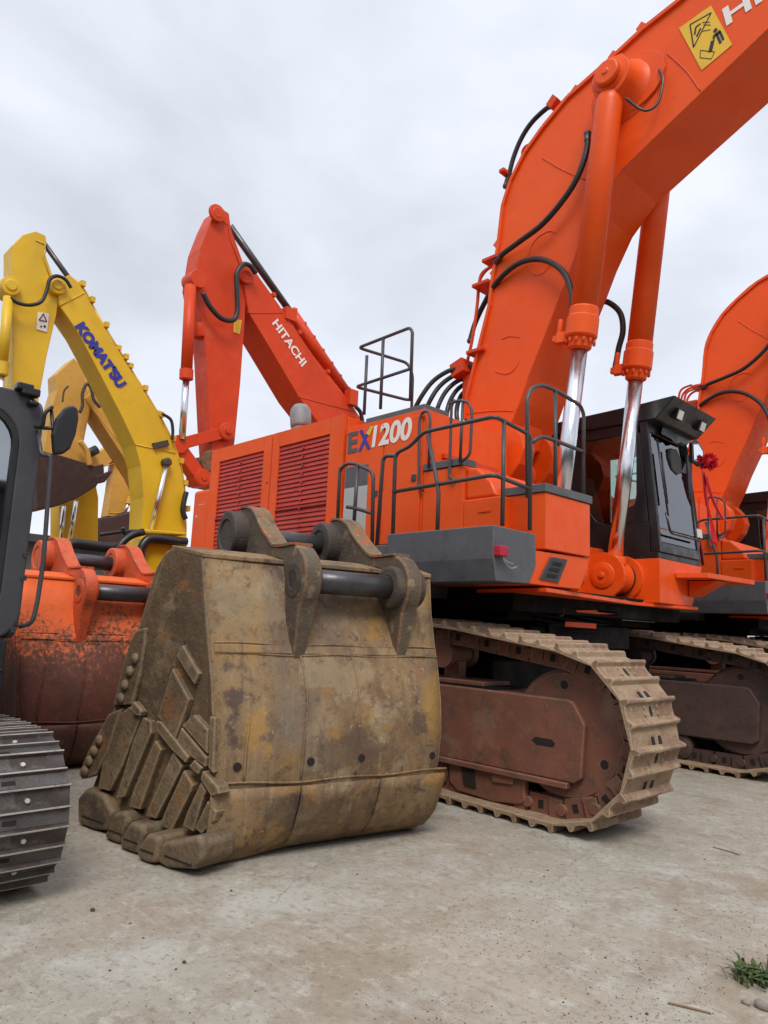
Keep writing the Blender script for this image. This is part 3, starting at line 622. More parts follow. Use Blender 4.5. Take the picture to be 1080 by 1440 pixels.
JUMP = []
def build_hoses(root):
    def hose(pts, r, rad_y=None, n=10):
        h = MB().tube(pts, r, n).build('hydraulic_hose', RUBBER, root)
        f = MB()
        for a, b in ((pts[0], pts[1]), (pts[-1], pts[-2])):
            d = (V(b)-V(a)).normalized(); f.lathe(V(a)-d*.03, d, [(0, r*.8), (.02, r*1.25), (.05, r*1.25), (.06, r*1.1), (.13, r*1.12), (.135, r*1.02)], 12)
        f.pieces('hose_fitting', STEEL, h); return h
    Y = 6.66
    hose([P(826, 188, Y), P(826, 205, Y-.02), P(818, 235, Y-.05), P(800, 270, Y-.05), P(765, 313, Y-.03), P(730, 340, Y), P(706, 358, 6.72), P(698, 368, 6.76)], .034)
    hose([P(803, 462, 6.5), P(804, 440, 6.52), P(803, 408, 6.6), P(790, 380, 6.66), P(762, 365, 6.68), P(730, 370, 6.7), P(700, 395, 6.74), P(682, 425, 6.86), P(668, 455, 6.9), P(661, 480, 6.9)], .034)
    hose([P(838, 424, 7.7), P(855, 425, 7.75), P(872, 440, 7.8), P(876, 465, 7.82), P(870, 490, 7.82), P(865, 520, 7.82)], .036)
    # thin grease line at the boss
    MB().tube([P(927, 98, 6.74), P(932, 108, 6.72), P(931, 125, 6.7), P(925, 145, 6.68), P(912, 155, 6.64), P(898, 152, 6.6), P(880, 138, 6.5)], .014).build('grease_line', STEEL, root)
    # jumper hose over the gooseneck
    for dy in (0, .12):
        JUMP.append(hose([P(782, 145, 6.95+dy), P(768, 153, 6.95+dy), P(748, 172, 6.95+dy), P(733, 195, 6.95+dy), P(722, 222, 6.95+dy), P(716, 245, 6.95+dy), P(711, 262, 6.95+dy)], .032))
    m = MB()
    p = P(783, 149, 6.95); m.obox(p, V((.05, 0, .045)), V((0, .12, 0)), V((-.035, 0, .045)))
    p = P(716, 244, 6.95); m.obox(p+V((-.03, 0, 0)), V((.04, 0, .0)), V((0, .13, 0)), V((0, 0, .025)))
    m.cyl(P(745, 215, 6.9)-V((0, 0, 0)), P(745, 215, 7.0), .11, n=20)
    m.pieces('hose_bracket', RED, root, .006)
    # bundle from the boom foot pipes to the deck
    for k in range(8):
        Yk = 6.85+.07*k; f_ = k/7
        q = [(662+3*k, 517+7*k), (650+3*k, 517+7*k), (630+5*k, 522+8*k), (608+9*k, 537+7.5*k), (590+13*k, 562+5*k), (576+17*k, 592+2*k), (572+17.5*k, 612+1*k)]
        hose([P(*p_, Yk-.10*min(i_, 4)) for i_, p_ in enumerate(q)], .030)
    # rigid pipes and manifold at the boom back
    m = MB()
    for y, o in ((6.80, 0), (6.92, .04), (7.06, .0), (7.2, .03)):
        m.tube([P(697, 372, y)+V((-.02, 0, 0)), P(686, 380, y)+V((-.04-o, 0, 0)), P(674, 397, y), P(671, 430, y), P(664, 478, y), P(658, 505, y), P(657, 522, y)], .022, 8)
    a = P(657, 523, 6.9); m.obox(a+V((0, .1, 0)), V((.10, 0, .03)), V((0, .32, 0)), V((-.02, 0, .09)))
    a = P(657, 552, 6.9); m.obox(a+V((0.05, .12, 0)), V((.05, 0, .01)), V((0, .22, 0)), V((0, 0, .20)))
    for q in ((676, 407), (668, 500), (690, 372)):
        a = P(*q, 6.85); m.obox(a+V((.10, .1, 0)), V((.13, 0, 0)), V((0, .25, 0)), V((0, 0, .022)))
    m.build('hydraulic_manifold', RED, root, .005)

def rails(root, name, lines, r=.021, mat=None):
    m = MB()
    for L in lines: m.rail(L, r)
    return m.build(name, mat or RAIL, root)

def build_upper(root):
    YP = 5.27
    # ---------------- engine cabinet
    m = MB(); m.box((-9.3, YP+.05, 1.95), (-6.27, 9.1, 3.93)); m.build('engine_cabinet', ORANGE, root, .012)
    x0, x1, x2 = -9.27, -7.73, -6.28; zt, zb = 3.95, 2.05
    for a, b, l0, l1 in ((x0, x1-.012, -9.04, -7.92), (x1+.012, x2, -7.57, -6.54)):
        d = MB(); y0, y1 = YP, YP+.045
        d.box((a, y0, zb), (l0, y1, zt)); d.box((l1, y0, zb), (b, y1, zt)); d.box((l0, y0, 3.75), (l1, y1, zt)); d.box((l0, y0, zb), (l1, y1, 2.33))
        dr = d.build('louver_door', ORANGE, root, .004)
        s = MB(); n = 25
        for k in range(n):
            z = 2.35+(3.73-2.35)*k/(n-1)
            s.add([(l0, YP+.010, z-.030), (l1, YP+.010, z-.030), (l1, YP+.028, z+.030), (l0, YP+.028, z+.030), (l0, YP+.010, z-.036), (l1, YP+.010, z-.036), (l1, YP+.028, z+.024), (l0, YP+.028, z+.024)],
                  [(0, 1, 2, 3), (7, 6, 5, 4), (4, 5, 1, 0), (3, 2, 6, 7), (0, 3, 7, 4), (1, 5, 6, 2)])
        cx = (l0+l1)/2
        for z in [2.45+.11*k for k in range(12)]: s.cyl((cx, YP-.004, z), (cx, YP+.01, z), .016, n=8)
        s.box((l0, YP-.006, 2.90), (l1, YP+.006, 2.92))
        s.build('louver_slats', LOUV, dr)
        h = MB()
        for z in (3.3, 2.9): h.cyl((b-.05, YP-.006, z), (b-.05, YP+.002, z), .015, n=10)
        h.build('door_latch', DGREY, dr)
    # ---------------- counterweight
    c = MB(); c.prism([(-9.31, 5.30, 1.9), (-9.75, 5.30, 1.9), (-10.45, 6.1, 1.9), (-10.45, 8.5, 1.9), (-9.75, 9.3, 1.9), (-9.31, 9.3, 1.9)], (0, 0, 1.5))
    c.build('counterweight', ORANGE, root, .05, 4)
    mk = MB(); mk.box((-9.6, 5.297, 3.17), (-9.44, 5.299, 3.175)); mk.cyl((-9.62, 5.299, 3.0), (-9.62, 5.292, 3.0), .014, n=8); mk.build('counterweight_mark', WHITE, root)
    # exhaust
    e = MB(); b = yp(423, 600, 7.0); ax_ = V((-.12, 0, 1)).normalized()
    e.lathe(b-V((0, 0, .6)), (0, 0, 1), [(0, .15), (.62, .15)], 24); e.lathe(b+V((0, 0, -.02)), ax_, [(0, .165), (.05, .175), (.22, .18), (.32, .165), (.39, .12), (.42, .05)], 24, sm=True)
    e.build('exhaust_stack', LGREY2, root)
    # ---------------- oil tank with model number
    t = MB(); t.box((-6.24, YP+.004, 2.33), (-4.985, 6.7, 3.77)); t.build('oil_tank', ORANGE, root, .01)
    d = MB(); d.box((-6.2, YP-.022, 2.36), (-5.575, YP+.002, 3.70)); d.box((-5.56, YP-.022, 2.36), (-5.01, YP+.002, 3.70)); 
    d.build('side_panel', ORANGE, root, .006)
    d = MB()
    for x_ in (-5.60, -5.535):
        for z_ in (2.55, 3.0, 3.5): d.box((x_-.015, YP-.027, z_-.05), (x_+.004, YP-.0225, z_+.05))
    d.pieces('panel_hinge', ORANGE, root, .002)
    d = MB(); d.box((-5.12, YP-.034, 3.0), (-5.06, YP-.0225, 3.07)); d.box((-5.68, YP-.034, 2.9), (-5.63, YP-.0225, 2.96)); d.pieces('panel_latch', DGREY, root, .003)
    d = MB()
    for x_ in (-6.2, -5.6, -5.02):
        for z_ in (2.42, 2.9, 3.3, 3.68): d.cyl((x_+.02, YP-.0295, z_), (x_+.02, YP-.0225, z_), .009, n=8)
    d.build('panel_screws', ORANGE, root)
    k = MB(); k.box((-6.18, YP-.03, 3.04), (-5.80, YP-.0225, 3.28)); k.build('grey_plate', GREY, root)
    k = MB(); k.box((-6.18, YP-.03, 2.38), (-5.80, YP-.0225, 3.037)); k.build('light_plate', LGREY, root)
    tr = MB(); tr.box((-6.05, YP+.13, 3.772), (-5.12, 5.8, 3.88)); tr.build('roof_tread', GREY, root, .006)
    yt = YP-.0235
    n = (0, -1, 0)
    text('E', V((-6.165, yt, 3.445)), (1, 0, 0), (0, 0, 1), .165, .25, n, BADGE, root, bold=.03)
    text('X', V((-5.985, yt, 3.445)), (1, 0, 0), (0, 0, 1), .21, .25, n, BLUE, root, bold=.03)
    ac = MB(); ac.add([(-5.86, yt-.005, 3.64), (-5.80, yt-.005, 3.60), (-5.74, yt-.005, 3.70), (-5.79, yt-.005, 3.71)], [(0, 1, 2, 3)]); ac.build('badge_accent', STICKY, root)
    text('1200', V((-5.76, yt, 3.455)), (1, 0, 0), (0, 0, 1), .62, .25, n, WHITE, root, bold=.035, shear=.12)
    # red front face details: valve hump
    v = MB(); v.box((-4.984, 5.55, 3.28), (-4.94, 6.5, 3.34)); v.box((-4.98, 5.5, 3.17), (-4.80, 6.5, 3.25)); v.build('tank_ledge', RED, root, .01)
    # ---------------- lower tank and steps
    t = MB(); t.box((-4.983, YP, 2.36), (-4.44, 6.6, 3.09)); t.box((-4.437, YP+.002, 2.36), (-3.97, 6.6, 2.74)); t.build('fuel_tank', ORANGE, root, .015)
    t = MB(); t.box((-4.975, YP-.012, 3.094), (-4.45, 5.48, 3.165)); t.build('step_tread', GREY, root, .004)
    h = MB(); h.prism([(-4.436, YP+.03, 3.07), (-4.436, YP+.03, 2.745), (-4.05, YP+.03, 2.745), (-4.13, YP+.03, 2.90), (-4.30, YP+.03, 3.05)], (0, 1.3, 0)); h.build('sloped_cover', ORANGE, root, .03, 3)
    h = MB(); h.box((-4.25, YP-.006, 2.60), (-4.10, YP+.02, 2.62)); h.box((-4.3, YP-.006, 2.40), (-3.9, YP-.001, 2.415)); h.build('hinge', ORANGE, root)
    # ---------------- front box with lid
    t = MB(); t.box((-4.15, 5.415, 2.24), (-3.6, 6.18, 2.755)); t.build('battery_box', ORANGE, root, .008)
    t = MB(); t.box((-4.16, 5.40, 2.758), (-3.585, 6.2, 2.835)); t.build('box_lid', GREY, root, .006)
    t = MB(); X = -3.62
    t.prism([xp(752, 774, X), xp(830, 785, X), xp(816, 829, X), xp(744, 821, X)], (-1.2, 0, 0)); t.build('front_plate', ORANGE, root, .006)
    t = MB(); gq = [xp(774, 783, X+.004), xp(797, 787, X+.004), xp(784, 819, X+.004), xp(758, 814, X+.004)]; t.prism(gq, (.012, 0, 0))
    for k in range(3):
        a = gq[0].lerp(gq[3], .18+.26*k).lerp(gq[1].lerp(gq[2], .18+.26*k), .22); b = gq[0].lerp(gq[3], .18+.26*k).lerp(gq[1].lerp(gq[2], .18+.26*k), .78)
        dn = (gq[3]-gq[0])*.09; t.prism([a+V((.013, 0, 0)), b+V((.013, 0, 0)), b+dn*2+V((.013, 0, 0)), a+dn*2+V((.013, 0, 0))], (.004, 0, 0), 1)
    t.build('front_grate', [DGREY, HOLE], root, .002)
    # ---------------- revolving frame
    f = MB(); f.box((-9.3, 5.7, 1.62), (-4.2, 8.6, 1.95)); f.box((-9.0, 5.5, 1.7), (-4.0, 9.0, 1.94)); f.build('revolving_frame', UNDER, root, .01)
    f = MB(); f.box((-4.9, 6.18, 1.895), (-4.5, 8.05, 2.55)); f.build('main_frame_wall', ORANGE, root, .01)
    f = MB(); f.prism([zp(768, 832, 1.86), zp(895, 851, 1.86), V((-3.72, 8.9, 1.86)), V((-5.2, 8.9, 1.86)), V((-5.2, 5.6, 1.86))], (0, 0, .035)); f.build('frame_bottom_plate', ORANGE, root)
    # cab deck
    X = -3.8
    f = MB(); f.prism([V((X, 8.06, 2.42)), V((X, 9.25, 2.42)), V((X, 8.92, 1.9)), V((X, 8.06, 1.9))], (-2.2, 0, 0)); f.build('cab_deck', ORANGE, root, .008)
    f = MB(); f.prism([V((-3.79, 8.45, 2.22)), V((-3.79, 9.75, 2.22)), V((-3.35, 9.75, 2.22)), V((-3.45, 8.55, 2.22))], (0, 0, .06)); f.prism([V((-3.79, 8.8, 2.21)), V((-3.79, 8.8, 2.02)), V((-3.45, 8.8, 2.21))], (0, .35, 0))
    f.build('cab_step', ORANGE, root, .006)
    # ---------------- side platform
    X = -3.6
    q = [xp(694, 738, X), xp(753, 751, X), xp(754, 795, X), xp(744, 821, X), xp(698, 817, X), xp(694, 785, X)]
    f = MB(); f.prism(q, (-1.25, 0, 0)); f.build('side_platform', GREY, root, .008)
    f = MB(); f.box((-6.3, 4.72, 2.06), (-4.86, 5.26, 2.27)); f.prism([(-6.2, 4.9, 2.05), (-6.2, 5.6, 2.05), (-6.2, 5.6, 1.8), (-6.2, 5.2, 1.8)], (1.4, 0, 0)); f.build('ladder_landing', GREY, root, .008)
    f = MB(); a = xp(705, 775, X+.03); f.obox(a, V((.03, 0, 0)), V((0, .062, 0)), V((0, 0, .042))); f.build('side_marker_lamp', REDP, root, .008)
    f = MB(); f.tube([a+V((0, .02, -.04)), a+V((.01, .04, -.09)), a+V((.01, .12, -.13)), a+V((.01, .2, -.11))], .004, 5); f.tube([a+V((0, .02, -.04)), a+V((.01, .07, -.08)), a+V((.01, .15, -.09))], .004, 5); f.build('lamp_wire', BOLT, root)
    # ---------------- handrails
    Y = 4.74; A = lambda x, y: yp(x, y, Y)
    B = lambda x, y: xp(x, y, -3.65)
    top = [A(529, 776), A(540, 645), A(560, 632), A(564, 630), A(574, 629), A(590, 613), A(600, 610), A(650, 594)]
    z34 = 3.42
    rails(root, 'platform_rail', [
        [A(529, 779), A(539, 641), A(558, 641)],
        [A(552, 767), V((-4.86, Y, 3.16)), V((-4.66, Y, 3.20)), V((-4.50, Y, 3.31)), V((-3.66, Y, 3.31)), V((-3.65, 5.25, 3.25)), V((-3.65, 5.25, 2.39))],
        [V((-4.87, Y, 2.78)), V((-3.66, Y, 2.80)), V((-3.65, 5.25, 2.76))],
        [A(615, 748), A(617, 690), A(602, 612)], [V((-3.655, 4.86, 3.29)), V((-3.655, 4.86, 2.38))],
        [A(523, 781), A(525, 664), A(500, 652), A(487, 652), A(478, 660), A(474, 748)],
        [A(525, 722), A(497, 714), A(488, 713)], [A(503, 655), A(497, 748)]], .019)
    G2 = lambda x, y, Yq=5.24: yp(x, y, Yq)
    rails(root, 'grab_rail', [
        [G2(595, 690), G2(589, 684), G2(590, 590), G2(594, 579), G2(603, 578), G2(605, 590), G2(603, 658)],
        [G2(640, 676), G2(632, 671), G2(635, 570), G2(640, 562)],
        [G2(632, 568), G2(645, 563), G2(660, 566), G2(664, 580), G2(661, 640), G2(648, 650)],
        [G2(651, 563), G2(647, 650)]], .015)
    rails(root, 'box_guard_rail', [
        [B(742, 700), B(741, 560), B(748, 545), B(762, 541), B(782, 549), B(816, 570), B(821, 582), B(820, 702)],
        [B(781, 690), B(781, 549)], [B(748, 622), B(762, 613), B(782, 620), B(820, 635)]], .019)
    C = lambda x, y: yp(x, y, 5.42)
    rails(root, 'roof_rail', [
        [C(577, 563), C(580, 466), C(576, 461), C(504, 489), V((-6.1, 6.1, 4.78)), V((-6.0, 6.1, 4.6)), V((-6.0, 6.1, 3.9))],
        [C(539, 477), C(535, 575)], [C(576, 519), C(500, 544), V((-6.1, 6.1, 4.3)), V((-6.0, 6.1, 4.28))], [C(516, 500), C(512, 583)]], .019)
    rails(root, 'cabinet_rail', [[V((-7.4, 5.6, 3.95)), V((-7.3, 5.6, 4.0)), V((-6.6, 5.6, 4.02)), V((-6.5, 5.6, 3.95))]], .014)
    # small EX badge on boom foot
    text('R', yp(686, 632, 6.777), (1, 0, -.05), (0, 0, 1), .09, .13, n, WHITE, root, bold=.03, thick=.006)

def build_cab(root):
    y0, y1 = 8.1, 9.25
    xf0, zf0, xf1, zf1 = -3.80, 2.43, -3.95, 4.12; xr = -5.75; zr = 4.28
    def xf(z): return xf0+(xf1-xf0)*(z-zf0)/(zf1-zf0)
    m = MB()
    # floor pan, rear wall, corner posts
    m.box((xr, y0, 2.425), (-3.83, y1, 2.5)); m.box((xr, y0+.06, 2.5), (xr+.07, y1-.06, 4.1))
    for y in (y0, y1-.09):
        m.prism([(xf(2.5), y, 2.5), (xf(4.12), y, 4.12), (xf(4.12)-.10, y, 4.12), (xf(2.5)-.10, y, 2.5)], (0, .06, 0))
    m.prism([(xf(3.98), y0+.061, 3.98), (xf(4.12), y0+.061, 4.12), (xf(4.12)-.1, y0+.061, 4.12), (xf(3.98)-.1, y0+.061, 3.98)], (0, y1-y0-.122, 0))
    m.prism([(xf(2.5), y0+.061, 2.5), (xf(2.62), y0+.061, 2.62), (xf(2.62)-.06, y0+.061, 2.62), (xf(2.5)-.06, y0+.061, 2.5)], (0, y1-y0-.122, 0))
    fr = m.build('cab_frame', CABP, root, .008)
    # side walls with window openings
    for y, nm in ((y0+.005, 'near'), (y1-.045, 'far')):
        s = MB(); t = .035
        s.box((xr, y, 2.5), (-3.94, y+t, 2.86)); s.box((xr, y, 3.98), (-4.07, y+t, 4.12)); s.box((xr, y, 2.86), (-5.05, y+t, 3.98))
        if nm == 'near':
            # stepped lower edge of the window, rounded
            s.prism([(-3.95, y, 2.861), (-4.35, y, 2.861), (-4.33, y, 2.93), (-4.22, y, 3.05), (-4.13, y, 3.09), (-4.10, y, 3.16), (-4.09, y, 3.979), (-4.05, y, 3.979), (-3.98, y, 3.2)], (0, t, 0))
            s.prism([(-5.049, y, 2.861), (-4.50, y, 2.861), (-4.64, y, 2.92), (-4.75, y, 3.06), (-4.80, y, 3.3), (-4.82, y, 3.979), (-5.049, y, 3.979)], (0, t, 0))
        s.build('side_wall', CABP, root, .006)
        w_ = MB(); w_.box((-5.04, y+.012, 2.87), (-4.0, y+.018, 3.97)); w_.build('side_window', GLASS, root)
    # roof with sloped visor
    yr0, yr1 = y0-.03, y1+.03; a = yp(950, 555, yr0); b = yp(915, 590, yr0)
    rf = MB(); rf.prism([(xr-.05, yr0, 4.13), (b.x, yr0, b.z), (b.x+.06, yr0, b.z), (a.x, yr0, a.z-.01), (a.x-.03, yr0, a.z), (a.x-.4, yr0, a.z-.02), (xr-.05, yr0, a.z-.06)], (0, yr1-yr0, 0))
    rf.build('cab_roof', CABP, root, .015)
    print('VISOR', a, b)
    # lamps under the visor
    for y in (y0+.28, y1-.22):
        l = MB(); c = V((a.x-.13, y, a.z-.14)); l.obox(c, V((.045, 0, -.02)), V((0, .075, 0)), V((.02, 0, .06))); lo = l.build('work_lamp', CABP, root, .01)
        l = MB(); l.obox(c+V((.050, 0, -.022)), V((.004, 0, -.002)), V((0, .062, 0)), V((.017, 0, .05))); l.build('lamp_lens', WHITE, lo)
    # guard clutter under visor
    k = MB()
    for i in range(5): k.cyl((a.x-.10, y0+.2+.2*i, a.z-.05), (a.x-.3, y0+.22+.2*i, a.z-.12), .012, n=6)
    k.cyl((a.x-.1, y0+.1, a.z-.06), (a.x-.1, y1-.1, a.z-.06), .014, n=6); k.build('lamp_bar', STEEL, root)
    # windscreen
    g_ = MB(); z0, z1 = 2.80, 3.97
    g_.prism([(xf(z0)-.02, y0+.065, z0), (xf(z0)-.02, y1-.065, z0), (xf(z1)-.02, y1-.065, z1), (xf(z1)-.02, y0+.065, z1)], (.006, 0, 0)); g_.build('windscreen', GLASSF, root)
    g_ = MB(); z0, z1 = 2.63, 2.785
    g_.prism([(xf(z0)-.02, y0+.065, z0), (xf(z0)-.02, y1-.065, z0), (xf(z1)-.02, y1-.065, z1), (xf(z1)-.02, y0+.065, z1)], (.006, 0, 0)); g_.build('lower_windscreen', GLASSF, root)
    # wiper and grab bars on the front
    X = -3.80
    rails(root, 'wiper', [[V((xf(3.9)+.04, y0+.14, 3.9)), V((xf(3.3)+.05, y0+.17, 3.3)), V((xf(2.95)+.05, y0+.2, 2.95))], [V((xf(3.75)+.04, y0+.22, 3.75)), V((xf(3.1)+.04, y0+.24, 3.1))]], .012, CABP)
    rails(root, 'cab_grab_bar', [[V((xf(2.95)+.05, y0+.14, 2.98)), V((xf(2.8)+.06, y0+.2, 2.74)), V((xf(2.76)+.06, y0+.6, 2.74)), V((xf(2.76)+.06, y1-.1, 2.74))]], .014, CABP)
    rails(root, 'door_grab_bar', [[V((-3.82, y1+.08, 2.45)), V((-3.9, y1+.1, 3.0)), V((-3.95, y1+.1, 3.5)), V((-3.97, y1+.02, 3.55))]], .016, CABP)
    # seat and console inside
    s = MB(); s.box((-5.1, 8.4, 2.7), (-4.6, 8.95, 2.95)); s.prism([(-5.1, 8.42, 2.95), (-5.28, 8.42, 3.62), (-5.12, 8.42, 3.66), (-4.95, 8.42, 2.95)], (0, .5, 0)); s.box((-5.28, 8.55, 3.64), (-5.16, 8.8, 3.84))
    s.build('operator_seat', SEAT, root, .03, 3)
    s = MB(); s.box((-4.35, 8.25, 2.5), (-4.05, 8.42, 3.05)); s.box((-5.6, 8.5, 2.5), (-5.3, 9.0, 3.2)); s.box((-5.6, y1-.06, 2.5), (-4.1, y1-.05, 2.85)); s.box((xr+.08, 8.2, 3.3), (xr+.09, 9.1, 4.0)); s.box((-5.2, 8.2, 4.03), (-4.2, 9.1, 4.05)); s.pieces('console', TAN, root, .006)
    s = MB(); s.obox((-4.06, 8.95, 3.35), V((.02, 0, .0)), V((0, .09, 0)), V((0, 0, .13))); s.box((-4.08, 8.94, 2.5), (-4.04, 8.97, 3.25)); s.build('monitor', SEAT, root, .008)
    s = MB(); s.prism([xp(*t_, -3.89) for t_ in ((966, 640), (972, 640), (980, 790), (974, 789))], (-.03, 0, 0)); s.build('windscreen_bar', CABP, root)
    s = MB(); s.prism([xp(*t_, -3.90) for t_ in ((968, 643), (973, 641), (974, 664), (968, 668), (958, 664))], (-.06, 0, 0)); s.build('sun_blind', CABP, root, .006)
    s = MB(); s.prism([xp(*t_, -3.885) for t_ in ((930, 610), (944, 617), (950, 624), (958, 622), (966, 626), (972, 620), (972, 612), (932, 600))], (-.004, 0, 0)); s.build('tint_band', CABP, root)
    s = MB(); s.prism([xp(*t_, -3.90) for t_ in ((944, 630), (952, 632), (958, 645), (959, 664), (953, 668), (946, 660), (943, 644))], (-.05, 0, 0)); s.build('cab_fan', SEAT, root, .008)
    s = MB(); s.prism([xp(*t_, -3.86) for t_ in ((978, 743), (987, 745), (988, 757), (979, 755))], (-.003, 0, 0)); s.build('paper_notice', WHITE, root)
    s = MB(); s.tube([xp(983, 700, -3.87), xp(983, 742, -3.86)], .006, 6)
    for k in range(7): s.tube([xp(984, 758, -3.86), xp(980+k*1.4, 775, -3.86), xp(979+k*1.7, 790+(k % 3)*3, -3.86)], .006, 5)
    s.build('hanging_tassel', CLOTH, root)
    # mirror on the far front corner
    q = xp(980, 650, -3.85); mm = MB(); pts = [(973, 622), (983, 622), (990, 634), (992, 655), (984, 656), (974, 648)]
    mm.prism([xp(*t_, -3.86) for t_ in pts], (-.04, 0, 0)); mo = mm.build('cab_mirror', CABP, root, .006)
    mm = MB(); mm.prism([xp(*t_, -3.856) for t_ in [(975, 625), (982, 625), (988, 635), (990, 652), (984, 652), (976, 646)]], (.002, 0, 0)); mm.build('mirror_glass', MIRR, mo)
    rails(root, 'mirror_arm', [[xp(983, 623, -3.88), xp(975, 618, -3.9), V((-3.93, y1, 3.85))]], .012, CABP)

def build_carbody(root):
    m = MB(); m.box((-8.2, 5.6, .62), (-4.3, 8.8, 1.22)); m.box((-7.8, 6.0, .55), (-4.6, 8.4, 1.35))
    m.cyl((-6.3, 7.2, 1.3), (-6.3, 7.2, 1.64), 1.45, n=48); m.build('car_body', UNDER, root, .02)
    m = MB()   # fittings and hydraulic lines hung below the frame front
    for k in range(4): m.tube([V((-4.15-.02*k, 5.9+.1*k, 1.75-.05*k)), V((-4.1, 6.5, 1.72-.06*k)), V((-4.12, 7.3, 1.66-.04*k)), V((-4.3, 7.9, 1.7-.04*k))], .018, 6)
    m.box((-4.32, 6.25, 1.36), (-4.10, 7.9, 1.6)); m.cyl((-4.2, 6.0, 1.5), (-4.2, 7.2, 1.5), .07, n=12)
    m.build('swing_lines', UNDER, root, .01)
    m = MB(); X = -4.0
    m.prism([xp(808, 855, X), xp(868, 861, X), xp(868, 866, X), xp(812, 861, X)], (-.12, 0, 0)); m.build('orange_bracket', ORANGE, root)
    m = MB(); m.prism([xp(795, 874, X), xp(838, 877, X), xp(838, 884, X), xp(794, 881, X)], (.004, 0, 0)); m.build('small_notice', RED, root)
    rails(root, 'thin_line', [[xp(787, 866, X), xp(792, 866, X), xp(793, 845, X)], [xp(730, 848, -4.2), xp(787, 852, -4.2)], [xp(875, 872, X), xp(920, 875, X)]], .006, STEEL)

big = thing('large_excavator', 'large orange excavator numbered 1200, clay-coated tracks, boom rising out of the picture', 'excavator', ROOT, 'large orange excavators parked side by side')
n0 = len(bpy.data.objects)
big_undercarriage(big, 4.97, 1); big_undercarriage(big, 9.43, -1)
build_carbody(big); build_upper(big); build_cab(big)
build_boom(big, ORANGE); build_cylinders(big, ORANGE); build_hoses(big)
twin = copy_tree(big)
for ch in list(twin.children):
    if ch.data in [j_.data for j_ in JUMP] or ch.name.startswith('hose_bracket') or (ch.name.startswith('pipe_clamp')):
        for g_c in list(ch.children): bpy.data.objects.remove(g_c)
        bpy.data.objects.remove(ch)
twin.location = ROOT + V((0, 6.22, 0))
twin['label'] = 'second large orange excavator standing behind the black cab at the right edge of the picture'
# steps, posts and work lamp shown only on the second machine's platform
TX = -3.55
f = MB(); f.prism([xp(x, y, TX) for x, y in ((1038, 804), (1068, 806), (1070, 846), (1037, 838))], (-.06, 0, 0)); f.prism([xp(x, y, TX) for x, y in ((1037, 839), (1069, 847), (1062, 860), (1031, 852))], (-.3, 0, 0)); f.build('boarding_step', LGREY2, twin, .006)
rails(twin, 'boarding_rail', [[xp(1041, 806, TX), xp(1037, 705, TX), xp(1066, 717, TX)], [xp(1064, 808, TX), xp(1060, 700, TX)], [xp(1047, 805, TX-.4), xp(1045, 722, TX-.4), xp(1076, 742, TX-.4), xp(1076, 810, TX-.4)], [xp(1041, 762, TX), xp(1070, 770, TX)]], .018)
f = MB(); f.prism([xp(x, y, TX-.5) for x, y in ((1040, 692), (1057, 692), (1060, 706), (1060, 722), (1042, 716))], (-.2, 0, 0)); f.build('tool_box', DGREY, twin, .015)
# things only on the first machine: boom sticker and lettering
st = [yp(955, 40, 6.777), yp(1000, 8, 6.777), yp(1030, 63, 6.777), yp(987, 99, 6.777)]
m = MB(); m.prism([p+V((0, -.001, 0)) for p in st], (0, -.003, 0)); stk = m.build('warning_sticker', STICKY, big)
def on(quad, s, t): return quad[0].lerp(quad[1], s).lerp(quad[3].lerp(quad[2], s), t)
m = MB(); off = V((0, -.0065, 0))
def stroke(pts, wd=.007):
    pts = [on(st, *p)+off for p in pts]
    for a, b in zip(pts, pts[1:]):
        d = (b-a).normalized(); c = V((0, 1, 0)).cross(d)*wd; m.add([a-c, b-c, b+c, a+c], [(0, 1, 2, 3)])
stroke([(.10, .52), (.30, .08), (.92, .14), (.10, .52)]); stroke([(.28, .32), (.40, .2), (.55, .2)], .01); stroke([(.3, .38), (.5, .28)], .01)
m.cyl(on(st, .80, .52)+off, on(st, .80, .52)+off*1.2, .022, n=10)
stroke([(.72, .60), (.90, .60)], .02); stroke([(.78, .6), (.76, .82)], .012); stroke([(.88, .6), (.86, .80)], .012); stroke([(.66, .66), (.70, .58)], .01)
stroke([(.42, .82), (.62, .66)], .02); stroke([(.22, .66), (.52, .88), (.36, .95), (.12, .78), (.22, .66)], .004)
stroke([(.6, .2), (.78, .3)], .004); stroke([(.6, .26), (.76, .36)], .004); stroke([(.5, .36), (.7, .44)], .004)
m.build('sticker_print', BLACK, stk)
ux = (yp(1080, -25, 6.77)-yp(1010, 25, 6.77)).normalized(); uy = V((0, 1, 0)).cross(ux); uy = uy if uy.z > 0 else -uy
text('HITACHI', yp(1022, 37, 6.777), ux, uy, 1.5, .225, (0, -1, 0), WHITE, big, bold=.03)

